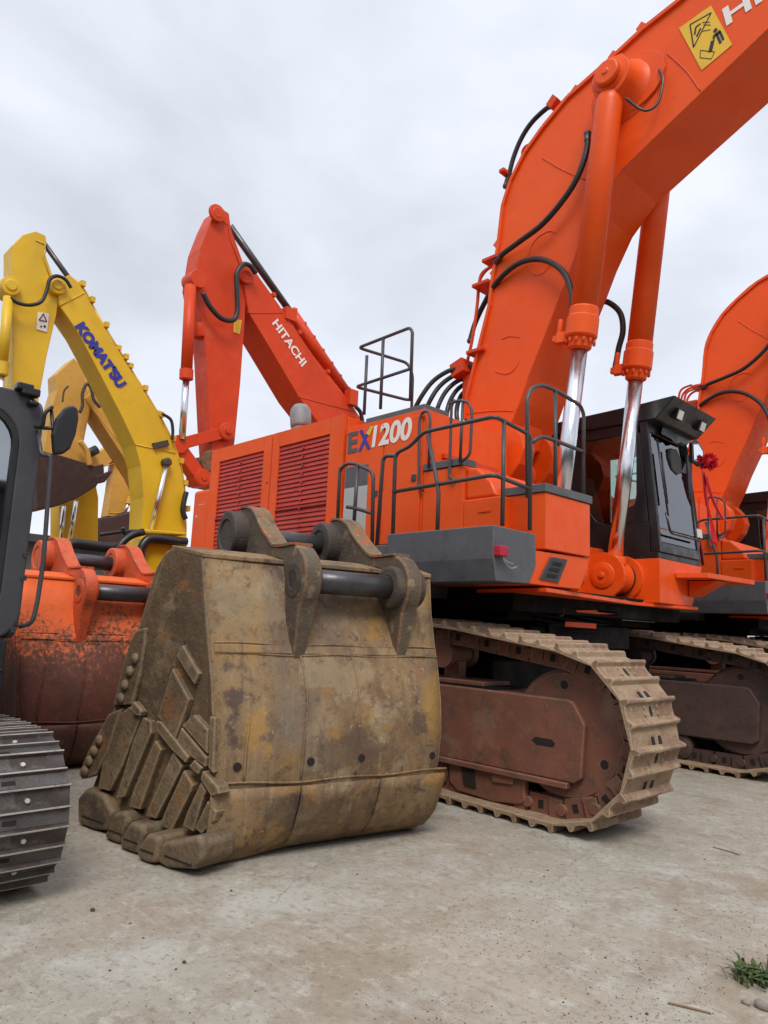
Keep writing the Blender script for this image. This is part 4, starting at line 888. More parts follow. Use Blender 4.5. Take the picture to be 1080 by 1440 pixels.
# ------------------------------------------------------------------ buckets
def make_bucket(name, label, A, ang, s, MM, detail=True, group=None):
    root = thing(name, label, 'excavator bucket', A, group)
    u = V((-math.sin(ang), math.cos(ang), 0)); v = V((-u.y, u.x, 0)); z = V((0, 0, 1))
    def W(a, b, c): return A + (u*a + v*b + z*c)*s
    Wd = 1.74
    PL = [(.23, 1.91), (.17, 1.62), (.11, 1.36), (.05, 1.12), (.01, .9), (-.015, .7), (-.025, .52), (-.02, .34), (0, .14), (.05, .02), (.25, 0), (.7, .0), (1.2, .0)]
    PR = [(.24, 1.91), (.17, 1.62), (.07, 1.38), (-.03, 1.18), (-.10, .98), (-.14, .78), (-.145, .56), (-.10, .36), (-.01, .17), (.15, .03), (.35, 0), (.75, 0), (1.2, .0)]
    nu = 16; m = MB(); vs = []
    for i in range(nu+1):
        a = i/nu; k = min(1, a*2.4); k = k*k*(3-2*k)
        for j in range(len(PL)):
            b = PL[j][0]*(1-k)+PR[j][0]*k; c = PL[j][1]*(1-k)+PR[j][1]*k
            nb = noise.noise(V((a*5, c*4, s)))*.008
            t_ = min(1, max(0, 1-c/.9)); iw = .08*t_*t_*(3-2*t_)
            vs.append(W((-.342*b+.012+iw)*(1-a)+(Wd+.342*b-.012-iw)*a, b+nb, c))
    n = len(PL); fs = [(i*n+j, i*n+j+1, (i+1)*n+j+1, (i+1)*n+j) for i in range(nu) for j in range(n-1)]
    m.add(vs, fs, 0, True)
    # material split: upper strip
    o = m.build('shell', [MM['shell'], MM['top']], root)
    for k_, p in enumerate(o.data.polygons):
        if (k_ % (n-1)) < MM.get('split', 0): p.material_index = 1
    so_ = o.modifiers.new('s', 'SOLIDIFY'); so_.thickness = .05*s; so_.offset = 1 if False else -1
    def shell_v(a, c):
        k = min(1, a/Wd*2.4); k = k*k*(3-2*k)
        def f(Pf):
            for (b0, c0), (b1, c1) in zip(Pf, Pf[1:]):
                if c1 <= c <= c0: t = (c0-c)/max(1e-6, c0-c1); return b0+(b1-b0)*t
            return Pf[0][0]
        return f(PL)*(1-k)+f(PR)*k
    # vertical seams and horizontal band, welded lip band
    sm_ = MB()
    for a in (.22, .58, .98, 1.36):
        zs = [1.30, 1.15, 1.0, .85, .7, .52]
        sm_.tube([W(a+.02*math.sin(i), shell_v(a, c)-.001, c) for i, c in enumerate(zs)], .008*s, 6, sub=3)
    for c0 in (1.352, 1.285, .50):
        sm_.tube([W(a, shell_v(a, c0)-.002, c0+.006*math.sin(a*9)) for a in [Wd*i/14 for i in range(15)]], .008*s, 6, sub=2)
    sm_.pieces('weld_seam', MM['shell'], root)
    lp = MB()
    def strip(a0, a1, c0, c1, th):
        q = []
        for i in range(6):
            a = a0+(a1-a0)*i/5
            q.append([W(a, shell_v(a, c)-th, c) for c in [c0+(c1-c0)*j/6 for j in range(7)]])
        vs = [p for r_ in q for p in r_]; lp.add(vs, [(i*7+j, i*7+j+1, (i+1)*7+j+1, (i+1)*7+j) for i in range(5) for j in range(6)])
    strip(.0, .56, .47, .06, .022); strip(.575, 1.16, .47, .06, .022); strip(1.175, 1.72, .47, .06, .022); strip(.0, 1.72, 1.345, 1.292, .012)
    o2 = lp.build('heel_wear_plate', MM['shell'], root, sm=True); so2 = o2.modifiers.new('s', 'SOLIDIFY'); so2.thickness = .026*s; so2.offset = -1
    if detail:
        hl = MB()
        for a, c in ((.16, .60), (.62, .62), (1.00, .62), (1.60, .60)):
            hl.cyl(W(a, shell_v(a, c)-.006, c), W(a, shell_v(a, c)+.01, c), .026, n=12)
        hl.pieces('drain_hole', HOLE, root)
    # flared side plates
    fl = .342
    def inw(c): t = min(1, max(0, 1-c/.9)); return .08*t*t*(3-2*t)
    def SP(b, c, side=0, w=0):
        w = w-inw(c)
        return W(-fl*b - w, b, c) if side == 0 else W(Wd + fl*b + w, b, c)
    for side in (0, 1):
        pf = [(.04, .02), (0, .14), (-.02, .34), (-.025, .52), (-.015, .7), (.01, .9), (.05, 1.12), (.11, 1.36), (.17, 1.62)] if side == 0 else [(.15, .03), (-.01, .17), (-.10, .36), (-.145, .56), (-.14, .78), (-.10, .98), (-.03, 1.18), (.07, 1.38), (.17, 1.62)]
        m = MB(); out = [(.23, 1.91), (.36, 1.96), (.51, 1.99), (.62, 1.95), (.71, 1.84), (.84, 1.43), (1.03, .92), (1.18, .45), (1.34, .2), (1.18, .0), (.35, 0)]+pf
        nrm = (u*(-1 if side == 0 else 1) - v*fl*(1 if side == 0 else 1)*1).normalized()
        m.prism([SP(b, c, side) for b, c in out], -nrm*.05*s)
        m.build('side_plate', MM['side'], root, .012*s)
        # cutting edge plates
        m = MB(); w_ = .02
        for pl in ([(.84, 1.45), (.98, 1.44), (1.04, 1.36), (1.10, 1.05), (1.16, .66), (.95, .66)], [(.98, .62), (1.13, .62), (1.19, .56), (1.42, .28), (1.40, .12), (1.15, .12)]):
            m.prism([SP(b, c, side, w_) for b, c in pl], -nrm*.07*s)
        if detail and side == 0:
            P0 = A; nn = nrm; m = MB()
            def Z(q, of_=.0): return pp(q[0], q[1], P0+nn*of_, nn)
            for pl in ([(190, 887), (204, 882), (203, 905), (196, 950), (185, 991), (158, 992), (170, 945), (181, 905)], [(152, 1004), (170, 996), (150, 1060), (134, 1090), (114, 1096), (110, 1088), (124, 1055)]):
                m.prism([Z(q, .012) for q in pl], -nn*.07)
        ce = m.build('side_cutter', MM['cut'], root, .012*s)
        m = MB()
        if detail and side == 0:
            for q in ((191, 926), (184, 944), (177, 963), (171, 982), (141, 1041), (134, 1056), (127, 1070), (121, 1084)): m.lathe(Z(q, .012), nrm, [(0, .040), (.020, .034), (.032, .014)], 12, sm=True)
            m.pieces('cutter_bolt', MM['side'], ce); m = MB()
        for b, c in ((.94, 1.30), (.965, 1.17), (.99, 1.04), (1.015, .91), (1.04, .79), (1.16, .50), (1.20, .42), (1.25, .34), (1.30, .26)):
            if detail and side == 0: break
            p = SP(b, c, side, w_); m.lathe(p, nrm, [(0, .036*s), (.020*s, .030*s), (.032*s, .014*s)], 10, sm=True)
        m.pieces('cutter_bolt', MM['side'], ce)
        if side == 1: continue
        P0 = A; nn = nrm
        if detail:
            m = MB()
            def Z(q, of_=.0): return pp(100+q[0]/4, 880+q[1]/4, P0+nn*of_, nn)
            ups = [[(625, 108), (718, 268), (690, 330), (590, 170)], [(568, 240), (662, 415), (585, 635), (485, 510)], [(690, 500), (768, 585), (762, 720), (622, 560)],
                   [(778, 510), (808, 515), (796, 830), (770, 800)], [(618, 572), (760, 742), (752, 795), (664, 730), (592, 650)]]
            mid = [[(475, 535), (502, 540), (660, 738), (640, 772), (560, 695), (480, 592)], [(690, 755), (732, 800), (712, 838), (660, 790)], [(738, 815), (820, 905), (832, 945), (785, 960), (725, 862)]]
            fin = [[(225, 530), (330, 452), (392, 508), (285, 790), (215, 930), (150, 915), (190, 700)], [(402, 515), (446, 535), (448, 605), (296, 965), (250, 975), (350, 640)],
                   [(470, 645), (504, 697), (385, 1035), (325, 1020), (345, 940)], [(572, 710), (622, 792), (604, 832), (474, 1088), (420, 1070), (440, 1010)],
                   [(632, 812), (682, 897), (672, 932), (562, 1155), (500, 1120), (520, 1060)], [(727, 882), (757, 932), (742, 962), (684, 1160), (626, 1125), (650, 1050)], [(766, 985), (814, 1045), (800, 1100), (730, 1172), (694, 1140)]]
            m = MB()
            for b in ups: m.prism([Z(q, .012) for q in b], -nn*.045)
            for b in mid: m.prism([Z(q, .020) for q in b], -nn*.09)
            for b in fin: m.prism([Z(q, .0) for q in b], -nn*.10)
            m.pieces('wear_bar', MM['bar'], root, .007)
            m = MB(); m.prism([Z(q, .03) for q in ((350, 425), (395, 480), (385, 510), (350, 500), (335, 450))], -nn*.05); m.build('cutter_stop', MM['cut'], root, .008)
            # heel castings along the bottom
            for k, b in enumerate([[(40, 965), (95, 905), (190, 950), (238, 1050), (205, 1155), (120, 1172), (40, 1110)], [(245, 1050), (305, 1042), (325, 1100), (272, 1232), (225, 1225), (185, 1190)],
                      [(332, 1100), (412, 1120), (414, 1170), (380, 1288), (335, 1292), (275, 1250), (280, 1200)], [(430, 1165), (504, 1185), (500, 1240), (480, 1338), (420, 1348), (370, 1300), (380, 1240)],
                      [(505, 1215), (600, 1205), (716, 1175), (750, 1225), (738, 1325), (690, 1372), (540, 1382), (482, 1330), (490, 1260)]]):
                of_ = (.0, .06, .10, .15, .12)[k]; pts_ = [Z(q, of_) for q in b]
                pts_ = [V((p.x, p.y, max(p.z, .006))) for p in pts_]
                m = MB(); m.prism([p+nn*.012 for p in pts_], -nn*(.14+of_)); hs_ = m.build('heel_shroud', MM['shroud'], root, .032, 4)
                m = MB(); lo_, hi_ = pts_[len(pts_)//2], pts_[-1]; a_, b_ = sorted(pts_, key=lambda p: p.z)[:1][0], None
                zc = min(p.z for p in pts_)+.07; xs = sorted(pts_, key=lambda p: p.dot(v)); c0, c1 = xs[0], xs[-1]
                m.obox(V(((c0.x+c1.x)/2, (c0.y+c1.y)/2, zc))+nn*.013, (V((c1.x-c0.x, c1.y-c0.y, 0)))*.30, nn*.002, z*.005); m.build('shroud_groove', HOLE, hs_)
    # top plate of the bucket back
    m = MB(); m.prism([W(-.08, .22, 1.90), W(Wd+.08, .22, 1.90), W(Wd+.19, .56, 1.965), W(-.19, .56, 1.965)], z*.03*s); m.build('top_plate', MM['top'] if not detail else MM['shell'], root, .006)
    # ears: one plate with two bosses
    for a in (.52, 1.36):
        m = MB(); prof = [(.11, .96), (.07, 1.10), (-.01, 1.40), (-.06, 1.60), (-.11, 1.70), (-.13, 1.80), (-.11, 1.90), (-.04, 1.98), (.06, 2.03), (.22, 2.03), (.40, 2.04), (.54, 2.12), (.68, 2.22), (.80, 2.33), (.94, 2.385), (1.08, 2.385), (1.21, 2.32), (1.29, 2.18), (1.26, 2.06), (1.14, 1.96), (.6, 1.93), (.24, 1.93), (.17, 1.6), (.14, 1.3), (.14, .98)]
        q_ = []
        for i_ in range(len(prof)-1):
            a0, b0, c0_, d0 = [V((*prof[min(max(x_, 0), len(prof)-1)], 0)) for x_ in (i_-1, i_, i_+1, i_+2)]
            for t_ in (0, .33, .67):
                p_ = .5*((2*b0)+(c0_-a0)*t_+(2*a0-5*b0+4*c0_-d0)*t_*t_+(3*b0-a0-3*c0_+d0)*t_**3); q_.append((p_.x, p_.y))
        prof0 = prof; prof = q_+[prof[-1]]
        hw = [(.022+.042*min(1, max(0, (c-1.0)/.55)))*s for b, c in prof]; n_ = len(prof); mid = a+.05
        L0 = [W(mid, b, c)-u*h_ for (b, c), h_ in zip(prof, hw)]; L1 = [W(mid, b, c)+u*h_ for (b, c), h_ in zip(prof, hw)]
        m.add(L0+L1, [tuple(range(n_)), tuple(range(2*n_-1, n_-1, -1))]+[(i_+n_, (i_+1) % n_ + n_, (i_+1) % n_, i_) for i_ in range(n_)])
        ea = m.build('mounting_ear', MM['ear'], root, .016*s, 3)
        m = MB()
        # flange along the ear's upper edge
        top = [(.64, 2.2), (.50, 2.09), (.34, 2.04), (.14, 2.06)]
        for (b0, c0), (b1, c1) in zip(prof[24:45], prof[25:46]):
            m.prism([W(a-.025, b0, c0+.001), W(a-.025, b1, c1+.001), W(a-.025, b1, c1+.020), W(a-.025, b0, c0+.020)], u*.15*s)
        m.build('ear_rib', MM['rib'], ea)
    bosses = MB()
    for a, da in ((.52, -1), (1.36, -1)):
        for (b, c, rr, L) in ((1.06, 2.17, .195, .13), (.05, 1.79, .13, .012) if a < 1 else (.05, 1.79, .155, .07)):
            bosses.lathe(W(a+.05, b, c), u*da, [(0, rr*s), ((.05+L)*s, rr*s), ((.055+L)*s, (rr-.006)*s), ((.06+L)*s, (rr-.02)*s), ((.062+L)*s, (rr-.07)*s), ((.05+L)*s, (rr-.075)*s)], 48)
    for a in (.62, 1.46):
        for (b, c, rr) in ((1.06, 2.17, .185), (.05, 1.79, .165)):
            if a < 1: bosses.lathe(W(a-.02, b, c), u, [(0, rr*s), (.06*s, (rr-.02)*s)], 48)
            else: bosses.lathe(W(a-.02, b, c), u, [(0, rr*s), (.10*s, (rr-.02)*s)], 48)
    bosses.pieces('pin_boss', MM['boss'], root, .01*s)
    for (b, c, r_) in ((1.06, 2.17, .085), (.05, 1.79, .085)):
        m = MB(); m.cyl(W(.40 if b > .5 else .5, b, c), W(1.52, b, c), r_*s, n=28); m.build('bucket_pin', STEEL, root)
    return root
Ab = zp(285, 1226); ang = math.atan2(-.177, .984); 
make_bucket('excavator_bucket', 'big mud-caked excavator bucket standing on the concrete in the foreground, two bare pins on top', Ab, -math.atan2(.177, .984), 1.0,
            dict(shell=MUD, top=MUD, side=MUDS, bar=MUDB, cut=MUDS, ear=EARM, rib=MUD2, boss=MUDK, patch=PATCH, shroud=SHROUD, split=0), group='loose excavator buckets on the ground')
make_bucket('excavator_bucket', 'smaller bucket with bright orange top and worn brown bottom, left behind the muddy bucket', V((-7.22, 2.30, 0)), 0, .96,
            dict(shell=RSHELL, top=RSHELL, side=RSHELL, cut=RBROWN, ear=RBUCK, rib=RBUCK, boss=RBUCK, patch=DBUCK, shroud=RBROWN, split=0), detail=False, group='loose excavator buckets on the ground')

# ------------------------------------------------------------------ dark machine at the left edge
lx = thing('excavator', 'dark grey-cabbed excavator at the left edge with bare steel tracks and a round-cornered window', 'excavator', V((-6.0, .6, 0)))
LP = arc(-4.36, .43, .375, -90, 82, 10) + [(-4.9, .80), (-5.8, .79), (-6.8, .80)] + arc(-7.6, .43, .375, 90, 268, 8) + [(-7.2, .045), (-4.6, .045)]
place_shoes(lx, LP, 1.60-.36, .72, .19, 'small', [SSHOE, SRIDGE, BOLT, HOLE], -5.6)
chain(lx, LP, 1.24, .19, UNDER, .06, .045, .10)
place_shoes(lx, LP, -1.0, .72, .19, 'small', [SSHOE, SRIDGE, BOLT, HOLE], 0)
m = MB(); m.box((-7.6, 1.05, .2), (-4.5, 1.42, .68)); m.cyl((-4.36, 1.1, .43), (-4.36, 1.38, .43), .27, n=24); m.cyl((-7.6, 1.1, .43), (-7.6, 1.38, .43), .27, n=24); m.box((-7.0, -.8, .35), (-5.2, 1.2, .8)); m.box((-7.6, -1.2, .2), (-4.5, -.85, .68)); m.build('track_frame', UNDER, lx, .02)
Xc = -4.8
C_ = lambda x, y, X=Xc: xp(x, y, X)
ylc = C_(50, 700).y; zc0, zc1 = 1.33, C_(50, 545).z
m = MB(); yy = 1.50
# upper body and cab base
m.box((-8.0, -1.2, .88), (-5.2, yy-.02, 1.28)); m.box((-8.2, -1.3, 1.28), (-6.6, yy+.05, 2.1)); m.build('upper_body', UNDER, lx, .03)
m = MB(); m.box((-5.3, .5, .90), (-4.82, yy-.05, 1.32)); m.box((-4.83, .9, 1.13), (-4.80, yy-.06, 1.15)); m.build('cab_base', CABP, lx, .012)
# cab shell: front frame as one plate with a rounded opening
def rrect(x0, z0, x1, z1, r, n=6):
    o = []
    for cx, cz, a0 in ((x1-r, z1-r, 0), (x0+r, z1-r, 90), (x0+r, z0+r, 180), (x1-r, z0+r, 270)):
        for k in range(n+1): a = R(a0+90*k/n); o.append((cx+r*math.cos(a), cz+r*math.sin(a)))
    return o
def frame(mb, outer, inner, mk, vec):    # same vertex counts
    n = len(outer); vec = V(vec); o = [V(mk(*p)) for p in outer]; i_ = [V(mk(*p)) for p in inner]
    vs = o+i_+[p+vec for p in o]+[p+vec for p in i_]
    fs = []
    for k in range(n):
        j = (k+1) % n
        fs += [(k, j, n+j, n+k), (2*n+k, 3*n+k, 3*n+j, 2*n+j), (k, 2*n+k, 2*n+j, j), (n+k, n+j, 3*n+j, 3*n+k)]
    mb.add(vs, fs)
ztop = C_(40, 552).z
m = MB(); frame(m, rrect(.35, 1.325, yy, ztop, .16), rrect(.50, 1.40, yy-.135, ztop-.13, .22), lambda y, z: (Xc, y, z), (-.07, 0, 0))
# side frame (y = yy) and roof
frame(m, rrect(-6.4, 1.325, Xc-.001, ztop-.02, .12), rrect(-6.28, 1.42, Xc-.12, ztop-.16, .2), lambda x, z: (x, yy-.002, z), (0, -.06, 0))
frame(m, rrect(-6.4, 1.325, Xc-.001, ztop-.02, .12), rrect(-6.28, 1.42, Xc-.12, ztop-.16, .2), lambda x, z: (x, .42, z), (0, -.06, 0))
m.box((-6.42, .36, 1.33), (-6.36, yy-.06, ztop-.04)); m.box((-6.4, .45, ztop-.05), (Xc-.1, yy-.1, ztop+.015)); m.box((-6.4, .4, 1.30), (Xc-.1, yy-.08, 1.34))
m.build('cab_shell', LCAB, lx, .018, 3)
m = MB(); frame(m, rrect(.50, 1.40, yy-.135, ztop-.13, .22), rrect(.53, 1.43, yy-.165, ztop-.16, .20), lambda y, z: (Xc+.004, y, z), (-.03, 0, 0)); m.build('window_seal', RUBBER, lx)
m = MB(); m.box((Xc-.025, .51, 1.41), (Xc-.02, yy-.145, ztop-.14)); m.build('front_window', GLASSL, lx)
m = MB(); m.box((-6.3, yy-.04, 1.41), (Xc-.10, yy-.035, ztop-.15)); m.build('side_window', GLASSL, lx)
m = MB(); m.box((-6.1, .75, 1.4), (-5.6, 1.2, 1.75)); m.box((-6.2, .75, 1.75), (-6.0, 1.2, 2.4)); m.build('operator_seat', SEAT, lx, .03)
m = MB()
for (x, y) in ((36, 780), (33, 813), (18, 885), (46, 570)):
    p = C_(x, y); m.cyl(p, p+V((.015, 0, 0)), .018, n=10)
m.build('cab_bolts', DGREY, lx)
m = MB()
for (x, y, sz) in ((34, 545, .05), (42, 552, .055), (46, 568, .03)):
    p = C_(x, y, Xc+.02); m.obox(p, V((.04, 0, 0)), V((0, sz, 0)), V((0, 0, sz*.45)))
m.build('roof_lamp', CABP, lx, .01)
rails(lx, 'grab_rail', [[C_(53, 605), C_(58, 640, Xc+.08), C_(72, 640, Xc+.12), C_(61, 790, Xc+.12), C_(52, 850, Xc+.12), C_(45, 877, Xc+.11), C_(28, 881, Xc+.02)]], .014, LCAB)
rails(lx, 'mirror_bracket', [[C_(50, 600, Xc+.02), C_(60, 602, Xc+.1), C_(63, 580, Xc+.12), C_(74, 572, Xc+.12)], [C_(60, 602, Xc+.1), C_(88, 602, Xc+.12)], [C_(72, 575, Xc+.1), C_(78, 640, Xc+.1)]], .012, CABP)
m = MB(); m.prism([C_(x, y, Xc+.14) for x, y in ((72, 640), (70, 612), (76, 590), (88, 574), (100, 571), (107, 576), (108, 590), (104, 612), (96, 632), (86, 640))], (.045, 0, 0)); mo = m.build('side_mirror', CABP, lx, .018, 3)
m = MB(); m.prism([C_(x, y, Xc+.137) for x, y in ((74, 637), (73, 612), (78, 593), (89, 577), (100, 574), (105, 578), (105, 590), (101, 611), (94, 629), (85, 637))], (-.002, 0, 0)); m.build('mirror_glass', MIRR, mo)

# ------------------------------------------------------------------ machines behind, booms folded towards the yard
def folded_machine(name, label, X, mat, up, lo, wid, stick, cyls, group, body=None, extra=None, bmat=None):
    fl_ = [xp(*q, X) for q in up]; ll = [xp(*q, X) for q in lo]
    cen = sum((p for p in fl_[-2:]), V((0, 0, 0)))/2
    root = thing(name, label, 'excavator', V((X-wid/2, fl_[-1].y+1.2, 0)), group)
    m = MB(); m.prism(fl_+ll[::-1], (-wid, 0, 0)); m.build('boom', mat, root, .012)
    sp = [xp(*q, X-.05) for q in stick]; m = MB(); m.prism(sp, (-min(wid-.10, .52), 0, 0)); m.build('stick', mat, root, .012)
    for (a, b, c, r) in cyls:    # barrel from a to b, rod b to c
        dx = -.02+r if False else 0
        A1, B1, C1 = (xp(*q, X+.1) for q in (a, b, c)); d = (B1-A1).normalized()
        m = MB(); m.cyl(A1, B1, r, n=20); m.lathe(B1-d*.12, d, [(0, r*1.18), (.2, r*1.18), (.22, r*.8)], 20)
        m.build('cylinder_barrel', mat, root); m = MB(); m.cyl(B1, C1, r*.58, n=18); m.build('piston_rod', CHROME, root)
    # pipe runs and clamps along the back of the boom, seams on its side
    m = MB()
    for k, o in enumerate((.05, .12)):
        m.tube([p+V((-.12-.14*k, .04, o)) for p in fl_[2:-2]], .03, 6, sub=3)
    m.build('hydraulic_pipe', mat, root)
    m = MB()
    for a, b in list(zip(fl_[2:-2], fl_[3:-1])):
        c = (a+b)/2+V((-.14, .03, .07)); m.obox(c, V((.16, 0, 0)), V((0, .04, 0)), V((0, 0, .05)))
    m.pieces('pipe_clamp', mat, root, .006)
    m = MB()
    for a, b in ((1, 1), (len(ll)//2, len(fl_)//2)): m.tube([ll[a]+V((.003, 0, 0)), ll[a].lerp(fl_[min(b+2, len(fl_)-1)], .96)+V((.003, 0, 0))], .012, 5)
    m.pieces('weld_seam', mat, root)
    m = MB(); e_ = sp; m.tube([p+V((.004, 0, 0))+(cs-p)*.12 for cs in [sum(e_, V((0, 0, 0)))/len(e_)] for p in e_[2:7]], .012, 5, smooth=False); m.build('stick_seam', mat, root)
    return root
# red machine behind the engine cabinet
h2 = folded_machine('large_excavator', 'red-orange excavator behind the louvered cabinet, boom lettered in white and arm hanging down', -13.2, RED,
    [(345, 372), (352, 370), (368, 395), (400, 440), (440, 500), (480, 550), (502, 580), (545, 640), (560, 690)],
    [(343, 400), (350, 440), (380, 490), (420, 558), (452, 600), (480, 660), (500, 710)][:5]+[(480, 650), (495, 700)] , .80,
    [(281, 350), (294, 316), (304, 296), (312, 293), (322, 300), (325, 322), (343, 372), (347, 400), (344, 455), (338, 540), (330, 622), (326, 642), (298, 642), (295, 600), (290, 500), (286, 460), (278, 425), (273, 400)],
    [((268, 402), (262, 528), (256, 618), .118)], 'machines parked in the row behind')
m = MB(); X = -13.15
cA, cB, cC = xp(251, 625, X), xp(319, 607, X), xp(268, 690, X)
LK = [0]
def linkbar(mb, a, b, r, th, X0):
    LK[0] += .012; k_ = V((LK[0], 0, 0))
    d = (b-a).normalized(); n_ = V((1, 0, 0)).cross(d); 
    mb.prism([a+n_*r, b+n_*r, b-n_*r, a-n_*r], (-th, 0, 0))
    for q in (a, b): mb.cyl(q+V((.03, 0, 0))+k_, q-V((th+.03, 0, 0))-k_, r*1.35, n=20)
    mb.cyl(b+V((.09, 0, 0)), b+V((.02, 0, 0)), r*.5, n=12)
linkbar(m, cA, cB, .12, .25, X); linkbar(m, cA, xp(285, 672, X), .14, .3, X); linkbar(m, xp(285, 672, X), xp(320, 660, X), .12, .3, X)
m.build('bucket_linkage', RED, h2, .01)
m = MB(); m.cyl(xp(297, 648, X+.1), xp(297, 648, X-.5), .22, n=18); m.obox(xp(292, 668, X-.3), V((.2, 0, 0)), V((0, .35, 0)), V((0, 0, .3))); m.build('bucket_hinge', MUD2, h2, .02)
# arm cylinder along the boom back, hoses, lettering
m = MB(); A1, B1, C1 = xp(486, 553, -13.5), xp(407, 437, -13.5), xp(323, 318, -13.5)
m.cyl(A1, B1, .16, n=18); m.build('arm_cylinder', RED, h2); m = MB(); m.cyl(B1, C1, .085, n=14); m.build('arm_piston_rod', STEEL, h2)
m = MB()
for k in range(7):
    t = k/6; p = A1.lerp(B1, t*.95)+V((.12, 0, .10)); m.obox(p, V((.04, 0, 0)), V((0, .03, 0)), V((0, 0, .035)))
m.obox(xp(405, 444, -13.3), V((.15, 0, 0)), V((0, .15, 0)), V((0, 0, .15))); m.obox(xp(494, 560, -13.2), V((.12, 0, 0)), V((0, .13, 0)), V((0, 0, .2)))
m.pieces('pipe_clamp', RED, h2, .01)
m = MB(); m.tube([xp(285, 412, -13), xp(296, 432, -13), xp(312, 448, -13), xp(328, 450, -13), (xp(334, 436, -13)), xp(333, 405, -13), xp(333, 385, -13), xp(342, 372, -13), xp(352, 374, -13), xp(360, 385, -13)], .055, 8)
m.tube([xp(500, 572, -13), xp(507, 580, -13), xp(510, 595, -13)], .05, 8); m.pieces('hydraulic_hose', RUBBER, h2)
m = MB()
for q in ((345, 387), (319, 607), (305, 300)): c = xp(*q, -13.16); m.lathe(c, (1, 0, 0), [(-.02, .2), (.04, .19), (.05, .12), (.06, .1)], 22)
c = xp(270, 398, -13.3); m.lathe(c, (1, 0, 0), [(-.1, .2), (.3, .19)], 20); m.cyl(xp(279, 456, -13.4), xp(281, 475, -13.4), .16, n=12)
m.pieces('pivot_boss', RED, h2, .01)
m = MB(); q = [xp(*p, -13.24) for p in ((329, 449), (340, 450), (337, 470), (328, 467))]; m.prism(q, (.006, 0, 0)); m.build('warning_sticker', STICKY, h2)
ux = (xp(428, 506, -13.2)-xp(388, 447, -13.2)).normalized(); uy = V((1, 0, 0)).cross(ux); uy = uy if uy.z > 0 else -uy
L_ = (xp(428, 506, -13.2)-xp(386, 445, -13.2)).length
text('HITACHI', xp(382, 455, -13.195), ux, uy, L_, .23, (1, 0, 0), WHITE, h2, bold=.03, thick=.008)
# its body hidden behind the cabinet
def hidden_body(root, x, y, mat, s=1.0):
    m = MB(); m.box((x-1.6*s, y-.5, 1.5*s), (x+1.0*s, y+5.0*s, 3.3*s)); m.build('engine_house', mat, root, .05)
    for dx in (-1.9*s, 1.1*s):
        m = MB(); pts = [V((x+dx, y-.9*s, .6*s)), V((x+dx, y-.6*s, 1.15*s)), V((x+dx, y+4.0*s, 1.2*s)), V((x+dx, y+4.6*s, .7*s)), V((x+dx, y+4.1*s, 0.02)), V((x+dx, y-.4*s, 0.02))]
        m.prism(pts, (.6*s, 0, 0)); m.build('crawler_track', TSHOE, root, .1*s, 3)
    m = MB(); m.box((x-1.5*s, y+.5, .5*s), (x+1.1*s, y+3.2*s, 1.5*s)); m.build('car_body', UNDER, root)
hidden_body(h2, -13.7, 12.6, RED)

# first yellow machine
k1 = folded_machine('yellow_excavator', 'yellow excavator with blue lettering on its boom, nearest of the yellow machines', -12.0, YEL,
    [(86, 392), (98, 386), (108, 395), (120, 411), (135, 440), (160, 482), (190, 530), (215, 570), (235, 605), (249, 638), (257, 668), (261, 700), (263, 740), (262, 800)],
    [(80, 402), (84, 430), (110, 468), (140, 525), (170, 583), (190, 625), (198, 655), (202, 700), (200, 750), (197, 800)], .55,
    [(17, 345), (32, 330), (50, 325), (64, 331), (66, 343), (62, 352), (75, 390), (84, 410), (80, 440), (66, 500), (52, 575), (40, 640), (18, 640), (18, 500), (17, 420)],
    [((12, 418), (3, 520), (-2, 600), .075)], 'machines parked in the row behind')
m = MB(); X = -12.12
A1, B1, C1 = xp(166, 500, X), xp(122, 426, X), xp(61, 341, X); m.cyl(A1, B1, .075, n=16); ob = m.build('arm_cylinder', YEL, k1)
m = MB(); m.cyl(B1, C1, .045, n=14); m.build('arm_piston_rod', STEEL, k1)
m = MB(); m.tube([xp(133, 470, X), xp(160, 505, X), xp(190, 552, X), xp(222, 596, X)], .03, 6)
for q in ((133, 462), (146, 484), (165, 490), (182, 515), (201, 555), (222, 582)): m.obox(xp(*q, -12.1), V((.08, 0, 0)), V((0, .045, 0)), V((0, 0, .045)))
for q in ((79, 402), (14, 403)): c = xp(*q, -12.0); m.lathe(c, (1, 0, 0), [(-.3, .16), (.06, .15), (.07, .09), (.09, .08)], 20)
m.pieces('boom_fitting', YEL, k1, .006)
m = MB(); m.tube([xp(14, 418, -11.85), xp(25, 426, -11.85), xp(42, 429, -11.85), xp(58, 424, -11.85), xp(66, 408, -11.85), xp(70, 393, -11.85), xp(80, 388, -11.85), xp(92, 393, -11.85), xp(100, 405, -11.85)], .03, 8)
m.tube([xp(228, 582, -11.9), xp(240, 590, -11.9), xp(243, 605, -11.9), xp(242, 618, -11.9)], .03, 8); m.pieces('hydraulic_hose', RUBBER, k1)
ux = (xp(165, 548, -12)-xp(103, 460, -12)).normalized(); uy = V((1, 0, 0)).cross(ux); uy = uy if uy.z > 0 else -uy
L_ = (xp(162, 548, -12)-xp(104, 457, -12)).length
text("KOMAT'SU", xp(104, 459, -11.995), ux, uy, L_, .21, (1, 0, 0), BLUE, k1, bold=.07, thick=.008)
m = MB(); q = [xp(*p, -12.04) for p in ((53, 439), (69, 441), (66, 467), (51, 463))]; m.prism(q, (.006, 0, 0)); st2 = m.build('warning_sticker', WHITE, k1)
m = MB(); t_ = [xp(*p, -12.025) for p in ((55, 450), (61, 441), (66, 452))]
for a, b in zip(t_, t_[1:]+t_[:1]): m.tube([a, b], .007, 5)
